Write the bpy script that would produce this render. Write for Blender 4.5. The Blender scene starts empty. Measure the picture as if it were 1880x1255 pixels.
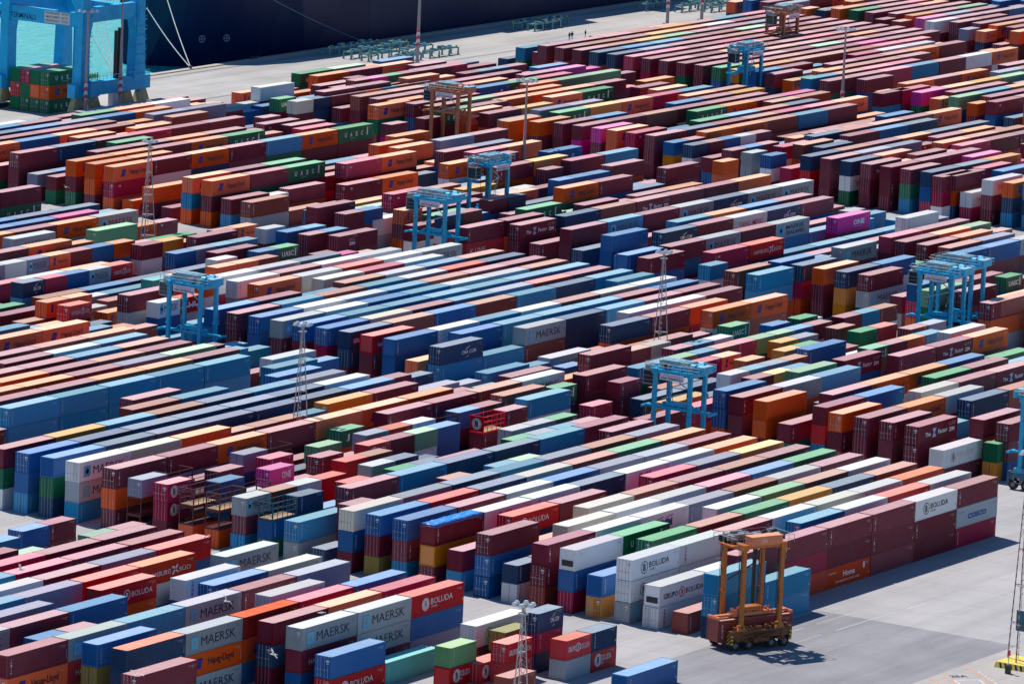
import bpy, bmesh, math, random
import numpy as np
from mathutils import Vector, Matrix
random.seed(11)
S = bpy.context.scene
COL = S.collection

# ------------------------------------------------------------------ scene setup
# world axes: x runs along the container rows, y across them towards the quay, z up (metres)
S.render.engine = 'CYCLES'
S.view_settings.view_transform = 'Standard'
S.view_settings.look = 'None'
S.view_settings.exposure = 0
S.view_settings.gamma = 1
F_, PITCH, ROLL, YAW, CAMH = 11025.889, 0.17631820, 0.04443028, 0.56204891, 176.0922
d = Vector((math.cos(YAW)*math.cos(PITCH), math.sin(YAW)*math.cos(PITCH), -math.sin(PITCH)))
r0 = d.cross(Vector((0, 0, 1))).normalized()
u0 = r0.cross(d)
r1 = r0*math.cos(ROLL)+u0*math.sin(ROLL)
u1 = -r0*math.sin(ROLL)+u0*math.cos(ROLL)
cam = bpy.data.cameras.new('camera')
co = bpy.data.objects.new('camera', cam)
COL.objects.link(co)
co.matrix_world = Matrix(((r1.x, u1.x, -d.x, 0), (r1.y, u1.y, -d.y, 0), (r1.z, u1.z, -d.z, CAMH), (0, 0, 0, 1)))
cam.sensor_width = 36
cam.lens = F_/1880*36
cam.clip_start = 10
cam.clip_end = 12000
S.camera = co

SUNDIR = Vector((.17, .58, 1.0)).normalized()
sun = bpy.data.lights.new('sun', 'SUN')
sun.energy = 5.0
sun.angle = math.radians(.53)
sun.color = (1.0, .95, .875)
so = bpy.data.objects.new('sun', sun)
COL.objects.link(so)
so.rotation_euler = SUNDIR.to_track_quat('Z', 'Y').to_euler()
so.location = (800, 500, 400)
W = bpy.data.worlds.new('World')
S.world = W
W.use_nodes = True
nt = W.node_tree
nt.nodes.clear()
sky = nt.nodes.new('ShaderNodeTexSky')
sky.sky_type = 'NISHITA'
sky.sun_disc = False
sky.sun_elevation = math.asin(SUNDIR.z)
sky.sun_rotation = math.atan2(SUNDIR.x, SUNDIR.y)
sky.altitude = 0
sky.air_density = 1.0
sky.dust_density = .1
sky.ozone_density = 4.0
bg = nt.nodes.new('ShaderNodeBackground')
bg.inputs[1].default_value = .097
wo = nt.nodes.new('ShaderNodeOutputWorld')
hs_ = nt.nodes.new('ShaderNodeHueSaturation'); hs_.inputs['Saturation'].default_value = 1.22
nt.links.new(sky.outputs[0], hs_.inputs['Color']); nt.links.new(hs_.outputs[0], bg.inputs[0])
nt.links.new(bg.outputs[0], wo.inputs[0])

# ------------------------------------------------------------------ materials
class NT:
    def __init__(s, name):
        s.m = bpy.data.materials.new(name)
        s.m.use_nodes = True
        s.t = s.m.node_tree
        s.b = s.t.nodes['Principled BSDF']
    def n(s, t, **k):
        x = s.t.nodes.new('ShaderNode'+t)
        for a, b in k.items(): setattr(x, a, b)
        return x
    def l(s, a, b): s.t.links.new(a, b)
    def val(s, sock, v):
        if hasattr(v, 'default_value') or hasattr(v, 'is_linked'): s.l(v, sock)
        else: sock.default_value = v
    def math(s, op, a, b=0.0, c=None):
        x = s.n('Math', operation=op)
        s.val(x.inputs[0], a); s.val(x.inputs[1], b)
        if c is not None: s.val(x.inputs[2], c)
        return x.outputs[0]
    def mix(s, f, a, b, mode='MIX'):
        x = s.n('Mix', data_type='RGBA', blend_type=mode)
        s.val(x.inputs[0], f)
        for k, v in ((6, a), (7, b)):
            if isinstance(v, tuple): v = (v[0], v[1], v[2], 1)
            s.val(x.inputs[k], v)
        return x.outputs[2]
    def noise(s, vec, scale, detail=4, rough=.6):
        x = s.n('TexNoise')
        x.inputs['Scale'].default_value = scale
        x.inputs['Detail'].default_value = detail
        x.inputs['Roughness'].default_value = rough
        if vec is not None: s.l(vec, x.inputs['Vector'])
        return x.outputs['Fac']
    def ramp(s, fac, a, b, lo=0.0, hi=1.0):
        x = s.n('MapRange')
        s.val(x.inputs[0], fac)
        x.inputs[1].default_value = a; x.inputs[2].default_value = b
        x.inputs[3].default_value = lo; x.inputs[4].default_value = hi
        return x.outputs[0]

def simple(name, c, rough=.5, metal=0.0, var=.12, scale=.8, rust=0.0):
    N = NT(name)
    g = N.n('NewGeometry').outputs['Position']
    f = N.noise(g, scale, 5)
    col = N.mix(N.ramp(f, .3, .7), tuple(x*(1-var) for x in c), tuple(min(1, x*(1+var)) for x in c))
    if rust:
        f2 = N.noise(g, scale*3.1, 6, .7)
        col = N.mix(N.ramp(f2, 1-rust-.12, 1-rust+.08), col, (.13, .045, .02))
    N.l(col, N.b.inputs['Base Color'])
    N.b.inputs['Roughness'].default_value = rough
    N.b.inputs['Metallic'].default_value = metal
    return N.m

def paint_mat(name, kind, src):
    """container steel. kind: side / door / roof / plain ; src: object colour or mesh colour"""
    N = NT(name)
    if src == 'obj':
        oi = N.n('ObjectInfo')
        base = oi.outputs['Color']; rnd = oi.outputs['Random']
    else:
        a = N.n('VertexColor', layer_name='Col')
        base = a.outputs['Color']; rnd = a.outputs['Alpha']
    g = N.n('NewGeometry').outputs['Position']
    uv = N.n('UVMap', uv_map='UVMap').outputs['UV']
    sep = N.n('SeparateXYZ'); N.l(uv, sep.inputs[0])
    U, Vv = sep.outputs[0], sep.outputs[1]
    big = N.noise(g, .35, 4)
    col = N.mix(N.ramp(big, .4, .8, 0, .07), base, (.30, .27, .26), 'MIX')
    if kind == 'roof':
        fine = N.noise(g, 1.6, 7, .72)
        st = N.n('Mapping'); st.inputs['Scale'].default_value = (2.2, .25, 1)
        N.l(g, st.inputs[0])
        streak = N.noise(st.outputs[0], 1.3, 5, .7)
        col = N.mix(N.ramp(streak, .45, .8, 0, .34), col, (.74, .68, .66))
        col = N.mix(N.ramp(fine, .64, .78, 0, .5), col, (.24, .12, .08))
        wv = N.math('SINE', N.math('MULTIPLY', U, 2*math.pi/.29))
        col = N.mix(N.ramp(wv, -1, 1, 0, .07), col, (.05, .04, .05))
        # dirt gathers along the two side rails
        edge = N.math('ABSOLUTE', N.math('SUBTRACT', Vv, 1.22))
        col = N.mix(N.ramp(edge, 1.10, 1.2, 0, .35), col, (.14, .10, .09))
        col = N.mix(N.ramp(U, .10, .16, .75, 0), col, (.05, .035, .045))  # dark strip painted across one roof end, imitating the shaded gap between boxes
        h = wv; dist = .012
    else:
        st = N.n('Mapping'); st.inputs['Scale'].default_value = (2.6, 2.6, .18)
        N.l(g, st.inputs[0])
        streak = N.noise(st.outputs[0], 1.0, 6, .7)
        col = N.mix(N.ramp(streak, .58, .82, 0, .32), col, (.14, .07, .045))
        if kind == 'side':
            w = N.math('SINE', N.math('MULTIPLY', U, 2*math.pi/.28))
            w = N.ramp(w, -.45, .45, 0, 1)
            col = N.mix(N.math('MULTIPLY', w, .22), col, (.015, .015, .03))  # shade of the corrugation painted into the colour as dark stripes
            h = w; dist = .03
        elif kind == 'door':
            # locking bars, leaf joint, gaskets
            def line(c, wd):
                return N.ramp(N.math('ABSOLUTE', N.math('SUBTRACT', U, c)), wd, wd*.6, 0, 1)
            bars = line(.42, .05)
            for c in (.93, 1.50, 2.02): bars = N.math('MAXIMUM', bars, line(c, .05))
            col = N.mix(N.math('MULTIPLY', bars, .35), col, (.62, .64, .68))
            joint = line(1.22, .05)
            col = N.mix(N.math('MULTIPLY', joint, .8), col, (.02, .02, .02))
            blk = N.n('TexNoise'); blk.inputs['Scale'].default_value = 5.5
            mp = N.n('Mapping'); mp.inputs['Scale'].default_value = (1, 1, 2.3); N.l(g, mp.inputs[0]); N.l(mp.outputs[0], blk.inputs['Vector'])
            tag = N.ramp(blk.outputs['Fac'], .70, .72, 0, .55)
            col = N.mix(tag, col, (.7, .7, .68))
            h = bars; dist = .03
        else:
            h = streak; dist = .01
        # darker castings and rails at the very top and bottom
    b = N.n('Bump'); b.inputs['Strength'].default_value = .9; b.inputs['Distance'].default_value = dist
    N.l(h, b.inputs['Height'])
    if src == 'mesh' or kind == 'roof': N.l(b.outputs[0], N.b.inputs['Normal'])
    # every box has aged differently
    hs = N.n('HueSaturation')
    N.l(N.ramp(rnd, 0, 1, *((.76, 1.14) if kind == 'roof' else (.84, 1.16))), hs.inputs['Value']); N.l(N.ramp(rnd, 1, 0, *((.86, 1.05) if kind == 'roof' else (.93, 1.10))), hs.inputs['Saturation'])
    N.l(col, hs.inputs['Color'])
    N.l(hs.outputs[0], N.b.inputs['Base Color'])
    N.b.inputs['Roughness'].default_value = .5 if kind != 'roof' else .7
    N.b.inputs['Specular IOR Level'].default_value = .22
    return N.m

MO = {k: paint_mat('container_%s_paint' % k, k, 'obj') for k in ('side', 'door', 'roof', 'plain')}
MM = {k: paint_mat('stacked_%s_paint' % k, k, 'mesh') for k in ('side', 'door', 'roof', 'plain')}
def col_mat(name, src):
    N = NT(name)
    if src == 'mesh': c = N.n('VertexColor', layer_name='Col').outputs['Color']
    else: c = N.n('ObjectInfo').outputs['Color']
    g = N.n('NewGeometry').outputs['Position']
    f = N.noise(g, 2.5, 6, .75)
    N.l(N.mix(N.ramp(f, .55, .8, 0, .4), c, (.25, .22, .2)), N.b.inputs['Base Color'])
    N.b.inputs['Roughness'].default_value = .6
    return N.m
LETM = col_mat('lettering_paint', 'mesh')

# side colour, roof colour
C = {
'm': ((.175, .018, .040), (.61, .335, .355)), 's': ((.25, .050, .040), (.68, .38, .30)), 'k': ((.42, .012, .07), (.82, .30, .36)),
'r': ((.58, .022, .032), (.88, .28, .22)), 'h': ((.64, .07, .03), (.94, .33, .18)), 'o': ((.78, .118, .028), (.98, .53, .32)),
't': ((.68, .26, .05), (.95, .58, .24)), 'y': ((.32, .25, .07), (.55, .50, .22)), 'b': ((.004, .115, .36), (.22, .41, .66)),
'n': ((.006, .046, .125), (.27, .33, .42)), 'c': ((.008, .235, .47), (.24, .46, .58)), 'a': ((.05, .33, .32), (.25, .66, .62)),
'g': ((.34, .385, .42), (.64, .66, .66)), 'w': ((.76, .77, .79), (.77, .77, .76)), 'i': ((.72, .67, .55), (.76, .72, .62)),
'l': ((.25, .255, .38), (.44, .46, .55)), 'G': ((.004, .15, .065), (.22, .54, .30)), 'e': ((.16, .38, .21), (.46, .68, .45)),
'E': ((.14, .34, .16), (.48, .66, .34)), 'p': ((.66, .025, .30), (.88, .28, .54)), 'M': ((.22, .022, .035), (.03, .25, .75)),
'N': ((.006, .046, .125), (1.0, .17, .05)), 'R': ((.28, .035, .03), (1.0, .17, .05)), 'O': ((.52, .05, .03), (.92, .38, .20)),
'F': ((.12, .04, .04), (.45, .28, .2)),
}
WORD = {'m': 'dark maroon', 's': 'rust brown', 'k': 'crimson', 'r': 'bright red', 'h': 'orange red', 'o': 'orange', 't': 'amber', 'y': 'olive',
'b': 'royal blue', 'n': 'navy', 'c': 'steel blue', 'a': 'turquoise', 'g': 'light grey', 'w': 'white', 'i': 'cream', 'l': 'lavender grey',
'G': 'dark green', 'e': 'pale green', 'E': 'mossy green', 'p': 'magenta', 'M': 'maroon tarp-covered', 'N': 'orange-roofed navy', 'R': 'orange-roofed red',
'O': 'orange-roofed brick red', 'F': 'rusty brown'}

# ------------------------------------------------------------------ mesh helpers
def link(name, mesh, parent=None, loc=(0, 0, 0), rz=0):
    o = bpy.data.objects.new(name, mesh)
    COL.objects.link(o)
    o.location = loc
    if rz: o.rotation_euler = (0, 0, rz)
    if parent: o.parent = parent
    return o
def tag(o, label=None, cat=None, group=None, kind=None):
    if label: o['label'] = label
    if cat: o['category'] = cat
    if group: o['group'] = group
    if kind: o['kind'] = kind
    return o
class MB:
    """collects shapes and links them as one mesh"""
    def __init__(s): s.v = []; s.f = []; s.mi = []
    def quad(s, pts, mi=0):
        i = len(s.v); s.v += [tuple(p) for p in pts]; s.f.append(tuple(range(i, i+len(pts)))); s.mi.append(mi)
    def box(s, x0, y0, z0, x1, y1, z1, mi=0):
        i = len(s.v)
        s.v += [(x0, y0, z0), (x1, y0, z0), (x1, y1, z0), (x0, y1, z0), (x0, y0, z1), (x1, y0, z1), (x1, y1, z1), (x0, y1, z1)]
        for f in ((0, 3, 2, 1), (4, 5, 6, 7), (0, 1, 5, 4), (1, 2, 6, 5), (2, 3, 7, 6), (3, 0, 4, 7)):
            s.f.append(tuple(i+k for k in f)); s.mi.append(mi)
    def taper(s, cx, cy, z0, ax, ay, z1, bx, by, cx1=None, cy1=None, mi=0):
        cx1 = cx if cx1 is None else cx1; cy1 = cy if cy1 is None else cy1
        i = len(s.v)
        s.v += [(cx-ax, cy-ay, z0), (cx+ax, cy-ay, z0), (cx+ax, cy+ay, z0), (cx-ax, cy+ay, z0), (cx1-bx, cy1-by, z1), (cx1+bx, cy1-by, z1), (cx1+bx, cy1+by, z1), (cx1-bx, cy1+by, z1)]
        for f in ((0, 3, 2, 1), (4, 5, 6, 7), (0, 1, 5, 4), (1, 2, 6, 5), (2, 3, 7, 6), (3, 0, 4, 7)):
            s.f.append(tuple(i+k for k in f)); s.mi.append(mi)
    def bar(s, a, b, r, n=6, mi=0, r2=None):
        a = Vector(a); b = Vector(b); r2 = r if r2 is None else r2
        dd = (b-a).normalized()
        t = Vector((0, 0, 1)) if abs(dd.z) < .9 else Vector((1, 0, 0))
        x = dd.cross(t).normalized(); y = dd.cross(x)
        i = len(s.v)
        for k in range(n):
            c = math.cos(2*math.pi*k/n); q = math.sin(2*math.pi*k/n)
            s.v.append(tuple(a+(x*c+y*q)*r)); s.v.append(tuple(b+(x*c+y*q)*r2))
        for k in range(n):
            j = (k+1) % n
            s.f.append((i+2*k, i+2*k+1, i+2*j+1, i+2*j)); s.mi.append(mi)
        s.f.append(tuple(i+2*k for k in range(n))); s.mi.append(mi)
        s.f.append(tuple(i+2*k+1 for k in reversed(range(n)))); s.mi.append(mi)
    def mesh(s, name, mats):
        me = bpy.data.meshes.new(name)
        me.from_pydata(s.v, [], s.f)
        for m in (mats if isinstance(mats, (list, tuple)) else [mats]): me.materials.append(m)
        if len(me.materials) > 1: me.polygons.foreach_set('material_index', s.mi)
        bm = bmesh.new(); bm.from_mesh(me); bmesh.ops.recalc_face_normals(bm, faces=bm.faces); bm.to_mesh(me); bm.free()
        me.update()
        return me
    def build(s, name, mats, parent=None, loc=(0, 0, 0), rz=0):
        return link(name, s.mesh(name, mats), parent, loc, rz)
def struct(o): o['kind'] = 'structure'; return o

# ------------------------------------------------------------------ lettering
_tc = {}
def text_shape(txt, bold=0.0):
    """flat outline faces of a word at size 1, lower left at the origin"""
    k = (txt, bold)
    if k in _tc: return _tc[k]
    c = bpy.data.curves.new('word', 'FONT')
    c.body = txt; c.size = 1; c.resolution_u = 2; c.offset = bold
    c.fill_mode = 'FRONT'
    o = bpy.data.objects.new('word', c); COL.objects.link(o)
    bpy.context.view_layer.update()
    me = bpy.data.meshes.new_from_object(o.evaluated_get(bpy.context.evaluated_depsgraph_get()))
    vs = [(v.co.x, v.co.y) for v in me.vertices]; fs = [tuple(p.vertices) for p in me.polygons]
    bpy.data.objects.remove(o); bpy.data.curves.remove(c); bpy.data.meshes.remove(me)
    x0 = min(v[0] for v in vs); x1 = max(v[0] for v in vs); y0 = min(v[1] for v in vs); y1 = max(v[1] for v in vs)
    vs = [((x-x0)/(x1-x0), (y-y0)/(y1-y0)) for x, y in vs]
    _tc[k] = (vs, fs)
    return _tc[k]
class Logo:
    def __init__(s): s.v = []; s.f = []; s.c = []
    def word(s, txt, x, y, w, h, col, bold=.012):
        vs, fs = text_shape(txt, bold); i = len(s.v)
        s.v += [(x+a*w, y+b*h) for a, b in vs]
        for f in fs: s.f.append(tuple(i+k for k in f)); s.c.append(col)
    def poly(s, pts, col):
        i = len(s.v); s.v += list(pts); s.f.append(tuple(range(i, i+len(pts)))); s.c.append(col)
    def ring(s, cx, cy, r, w, col, n=28, gap=None):
        for k in range(n):
            if gap and gap(k/n): continue
            a, b = 2*math.pi*k/n, 2*math.pi*(k+1)/n
            s.poly([(cx+r*math.cos(a), cy+r*math.sin(a)), (cx+r*math.cos(b), cy+r*math.sin(b)), (cx+(r-w)*math.cos(b), cy+(r-w)*math.sin(b)), (cx+(r-w)*math.cos(a), cy+(r-w)*math.sin(a))], col)
    def disc(s, cx, cy, r, col, n=24): s.poly([(cx+r*math.cos(2*math.pi*k/n), cy+r*math.sin(2*math.pi*k/n)) for k in range(n)], col)
    def star(s, cx, cy, r, col, n=7):
        p = []
        for k in range(2*n):
            a = math.pi/2+math.pi*k/n; q = r if k % 2 == 0 else r*.42
            p.append((cx+q*math.cos(a), cy+q*math.sin(a)))
        for k in range(2*n): s.poly([(cx, cy), p[k], p[(k+1) % (2*n)]], col)
    def vert(s, txt, x, y, w, h, col):
        """word stacked downwards along the corner post"""
        n = len(txt); ch = h/n
        for k, c in enumerate(txt):
            if c != ' ': s.word(c, x, y+h-(k+1)*ch+ch*.12, w, ch*.76, col, 0)
WH = (.80, .80, .80); BK = (.02, .025, .05); NV = (.01, .03, .20); RD = (.60, .02, .03); LB = (.10, .48, .70)
def logo_shapes(code, L, H):
    g = Logo(); s = L/12.19
    X = lambda f: f*L
    if code == 'HL':
        c = (.015, .03, .28)
        g.word('Hapag-Lloyd', X(.40), .82 if L > 8 else 1.0, X(.45), 1.2*(1 if L > 8 else .6), BK, .006)
        for k in (0, .42):
            x = X(.17)+k*s*1.35; y = .85
            g.poly([(x+.05, y), (x+.62*s+.1, y), (x+.80*s+.1, y+.62), (x+.25*s, y+.62)], c)
            g.poly([(x+.25*s, y+.70), (x+.80*s+.1, y+.70), (x+1.0*s+.1, y+1.32), (x+.5*s, y+1.32)], c)
    elif code in ('MK', 'SL', 'MS'):
        g.poly([(X(.09), .65), (X(.215), .65), (X(.215), 2.2), (X(.09), 2.2)], LB)
        g.star(X(.152), 1.42, .62*min(1, s+.25), WH)
        if code == 'SL':
            g.word('MAERSK', X(.30), 1.5, X(.54), .78, (.05, .07, .09), .01); g.word('SEALAND', X(.30), .5, X(.54), .78, (.05, .07, .09), .01)
        else: g.word('MAERSK', X(.27), .86, X(.60), 1.15, (.015, .02, .05), -.007)
    elif code in ('BO', 'BK', 'BG', 'BR'):
        c = {'BO': (.85, .72, .74), 'BK': (.03, .04, .04), 'BG': (.03, .20, .10), 'BR': (.8, .75, .75)}[code]
        cx = X(.26)
        if code == 'BO':
            g.disc(cx, 1.42, .86, c); g.word('B', cx-.3, .95, .62, .95, (.45, .04, .05), .03); g.ring(cx, 1.42, .74, .07, (.45, .04, .05))
        else:
            g.ring(cx, 1.42, .86, .10, c); g.word('B', cx-.3, .95, .62, .95, c, .03)
        g.word('BOLUDA', X(.36), 1.22, X(.42), .78, c, .003)
        g.word('LINES', X(.37), .78, X(.12), .26, c, 0)
    elif code == 'GB':
        c = (.78, .70, .74) if H > 0 else BK
        g.word('GRUPO', X(.08), 1.0, X(.30), .72, c, .02); g.word('BOLUDA', X(.55), 1.0, X(.37), .72, c, .003)
        g.ring(X(.465), 1.38, .72*min(1, s+.3), .14, c if H > 0 else RD); g.word('B', X(.45), 1.05, X(.03)+.1, .65, c if H > 0 else RD, .03)
    elif code == 'GW':
        return logo_shapes('GB', L, -1)
    elif code == 'UA':
        if L > 8:
            for k, ch in enumerate('UASC'): g.word(ch, X(.17+.155*k), 1.0, X(.058), .92, WH, .03)
            g.poly([(X(.80), .9), (X(.835), .9), (X(.835), 2.45), (X(.80), 2.45)], WH)
            g.word('United Arab Shipping', X(.34), .58, X(.14), .2, WH, 0)
        else:
            g.word('UASC', X(.15), .95, X(.60), .9, WH, .03)
            g.poly([(X(.80), .8), (X(.86), .8), (X(.86), 2.2), (X(.80), 2.2)], WH)
    elif code == 'HS':
        g.word('HAMBURG', X(.13), 1.0, X(.42), .66, (.74, .60, .62), .01); g.word('S\u00dcD', X(.70), 1.0, X(.22), .72, (.74, .60, .62), .01)
        g.poly([(X(.57), .75), (X(.60), .75), (X(.69), 1.95), (X(.655), 2.05)], (.74, .60, .62))
        g.poly([(X(.56), 1.85), (X(.60), 1.95), (X(.70), .95), (X(.685), .85)], (.74, .60, .62))
    elif code == 'HU':
        g.word('HU', X(.35), .8, X(.5), 1.0, (.74, .66, .66), .03)
    elif code in ('HM', 'HW'):
        c = (.02, .04, .28) if code == 'HM' else (.74, .68, .70)
        g.word('HMM', X(.30), .75, X(.34), 1.05, c, .05)
        g.poly([(X(.30), 2.0), (X(.44), 2.25), (X(.44), 2.12), (X(.31), 1.9)], (.6, .05, .06) if code == 'HM' else c)
        g.poly([(X(.48), 2.02), (X(.66), 2.28), (X(.66), 2.15), (X(.49), 1.92)], (.6, .05, .06) if code == 'HM' else c)
    elif code == 'ON':
        if L > 8 or True:
            c = WH if H > 0 else (.55, .02, .25)
            g.word('ONE', X(.48), .95, X(.34) if L > 8 else X(.38), 1.05, (.78, .66, .74) if L < 13 else c, .05)
            g.word('OCEAN NETWORK EXPRESS', X(.49), .6, X(.25), .16, (.78, .66, .74), 0)
    elif code == 'OW':
        c = (.58, .03, .28)
        for k, ch in enumerate('ONE'): g.word(ch, X(.11), 1.75-.55*k, .42, .42, c, .04)
        g.disc(X(.128), 2.42, .12, (.05, .05, .2)); g.disc(X(.128), .42, .12, (.05, .05, .2))
    elif code == 'ZM':
        if L > 8:
            g.word('The', X(.17), 1.05, X(.14), .62, WH, .02); g.word('Factor', X(.50), 1.05, X(.24), .70, WH, .02)
            g.word('Z', X(.35), .75, X(.10), 1.35, (.35, .50, .72), .08); g.word('ZIM', X(.78), .95, X(.14), .6, WH, .04)
            for k in range(7): g.star(X(.785+.045*(k % 4)), 1.95+.26*(k//4), .11, WH, 5)
        else:
            g.word('ZIM', X(.52), .7, X(.30), .55, WH, .05)
            for k in range(7): g.star(X(.54+.085*(k % 4)), 1.55+.28*(k//4), .12, WH, 5)
    elif code in ('CC', 'CR', 'CM'):
        if code == 'CR':
            g.ring(X(.16), 1.6, .34, .14, WH, 12, lambda t: t < .2); g.ring(X(.125), 1.35, .30, .13, WH, 12, lambda t: t > .8); g.word('CRONOS', X(.21), 1.5, X(.17), .30, WH, .02)
        else:
            g.word('CMA CGM', X(.48), 1.0, X(.34), .62, WH, .02)
            g.poly([(X(.55), 1.75), (X(.66), 2.2), (X(.68), 2.2), (X(.60), 1.78)], (.75, .75, .8)); g.poly([(X(.56), .45), (X(.66), .75), (X(.64), .55)], (.75, .75, .8))
    elif code == 'CO': g.word('COSCO', X(.27), .9, X(.46), .82, (.01, .10, .36), .06); g.word('CHINA SHIPPING', X(.03), 2.05, X(.16), .2, (.02, .12, .5), 0)
    elif code == 'HO':
        g.word('Homa', X(.38), 1.25, X(.27), .8, WH, .02); g.word('WE PRESERVE IN YOUR HOME', X(.21), .55, X(.55), .3, WH, 0)
        g.poly([(X(.83), 1.6), (X(.875), 1.6), (X(.875), 2.45), (X(.83), 2.45)], (.75, .6, .6)); g.word('FRIDGES', X(.05), 2.0, X(.17), .2, WH, 0)
    elif code == 'KL': g.word('K LINE', X(.10), .9, X(.40), 1.0, (.80, .70, .66), 0)
    elif code == 'YM': g.word('YANG MING', X(.16), .9, X(.70), 1.0, (.55, .03, .07), .01)
    elif code == 'AL': g.word('Alisios', X(.50), .9, X(.27), 1.0, WH, .02)
    elif code == 'JS':
        g.word('J', X(.24), .9, X(.13), 1.1, WH, .06); g.word('S', X(.50), .9, X(.13), 1.1, (.25, .4, .35), .05); g.word('V', X(.74), .9, X(.13), 1.1, WH, .05)
    elif code == 'EG': g.word('EVERGREEN', X(.3), 1.5, X(.45), .4, (.01, .2, .08), .02)
    elif code == 'NG': g.word('NEWGEAR', X(.22), .55, X(.48), .75, (.50, .22, .12), .02)
    elif code in ('PL', 'PK'): g.word('PIL  LINE', X(.29), 1.85, X(.27), .55, (.55, .03, .08), .02)
    elif code == 'RE': g.disc(X(.72), 1.4, .5, (.7, .7, .75)); g.word('REEF', X(.66), 1.2, X(.11), .4, RD, .02)
    elif code == 'TX': g.word('tex', X(.12), 1.9, .8, .42, (.72, .65, .66), .03)
    elif code == 'RF': g.word('reefer', X(.1), 2.1, .7, .25, (.1, .35, .5), 0)
    return g
VERT = {'m': ('TRITON', (.75, .70, .72)), 's': ('triton', (.75, .70, .68)), 'b': ('FLORENS', (.72, .75, .8)), 'c': ('TOUAX', (.72, .8, .85)), 'n': ('CRONOS', (.72, .72, .78)), 'l': ('CAI', (.6, .6, .7)), 'k': ('BEACON', (.75, .65, .68)), 'e': ('GATEWAY', (.6, .7, .6)), 'E': ('GATEWAY', (.6, .7, .6)), 'a': ('TEXTAINER', (.6, .7, .7)), 'w': ('SEACO', (.35, .38, .5)), 'y': ('CAI', (.6, .6, .5)), 't': ('triton', (.75, .7, .6)), 'M': ('TRITON', (.75, .7, .72))}
MARK = []
for idn, col2 in (('TRHU 482715 6', None), ('CAIU 905127 3', None), ('BMOU 613840 1', None)):
    MARK.append(idn)
_lg = {}
def full_logo(c, code, L, v):
    """all lettering on the long side of one container (2D shapes)"""
    if code == 'ON' and c in 'wi': code = 'OW'
    if code == 'GB' and c in 'wi': code = 'GW'
    k = (c, code, L, v)
    if k in _lg: return _lg[k]
    g = logo_shapes(code, L, 2.9) if code else Logo()
    ink = (.12, .12, .16) if c in 'wigeEl' else (.72, .68, .68)
    if not code or code in ('TX', 'CR') :
        if c in VERT and v != 2:
            t, vc = VERT[c]; g.vert(t, .62, .45, .26, 1.95, vc)
    # identification number and size code, upper right
    g.word(MARK[v % 3], L-1.75, 2.28, 1.3, .11, ink, 0)
    g.word('45G1' if L > 8 else '22G1', L-1.1, 2.08, .42, .11, ink, 0)
    if v == 1: g.poly([(L-.42, .62), (L-.24, .62), (L-.24, .92), (L-.42, .92)], (.75, .5, .06))
    if v == 0: g.vert(MARK[0].replace(' ', '')[:11], L-.36, .6, .12, 1.2, ink)
    _lg[k] = g
    return g
def logo_mesh(name, g, y=-.02):
    me = bpy.data.meshes.new(name)
    me.from_pydata([(x, y, z) for x, z in g.v], [], g.f)
    me.materials.append(LETM)
    ca = me.color_attributes.new('Col', 'FLOAT_COLOR', 'CORNER')
    buf = []
    for p, c in zip(me.polygons, g.c): buf += [c[0], c[1], c[2], 1.0]*p.loop_total
    ca.data.foreach_set('color', buf)
    return me

# ------------------------------------------------------------------ detailed container
STEEL = simple('bare_steel_bar', (.42, .44, .47), .45, .3)
DARK = simple('dark_machinery', (.02, .022, .028), .5, 0, .3)
WOOD = simple('weathered_plywood_floor', (.42, .27, .16), .8, 0, .3, 2.0)
def corrug(mb, x0, x1, y, z0, z1, dy, mi=0, axis='x'):
    """trapezoid corrugated sheet between x0 and x1 at depth y, recess dy"""
    n = max(1, round((x1-x0)/.278)); p = (x1-x0)/n
    prof = []
    for k in range(n):
        a = x0+k*p
        prof += [(a, 0), (a+.07/.278*p, 0), (a+.139/.278*p, dy), (a+.209/.278*p, dy)]
    prof.append((x1, 0))
    i = len(mb.v)
    for a, o in prof:
        for z in (z0, z1): mb.v.append((a, y+o, z) if axis == 'x' else (y+o, a, z))
    for k in range(len(prof)-1):
        f = (i+2*k, i+2*k+2, i+2*k+3, i+2*k+1)
        mb.f.append(f if axis == 'x' else f[::-1]); mb.mi.append(mi)
def uvmesh(mb, name, mats, L):
    me = mb.mesh(name, mats)
    uv = me.uv_layers.new(name='UVMap')
    co_ = me.vertices
    for p in me.polygons:
        nrm = p.normal
        for li in p.loop_indices:
            v = co_[me.loops[li].vertex_index].co
            uv.data[li].uv = (v.x, v.y) if abs(nrm.z) > .7 else ((v.x, v.z) if abs(nrm.y) > abs(nrm.x) else (v.y, v.z))
    return me
CM = {}
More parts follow.
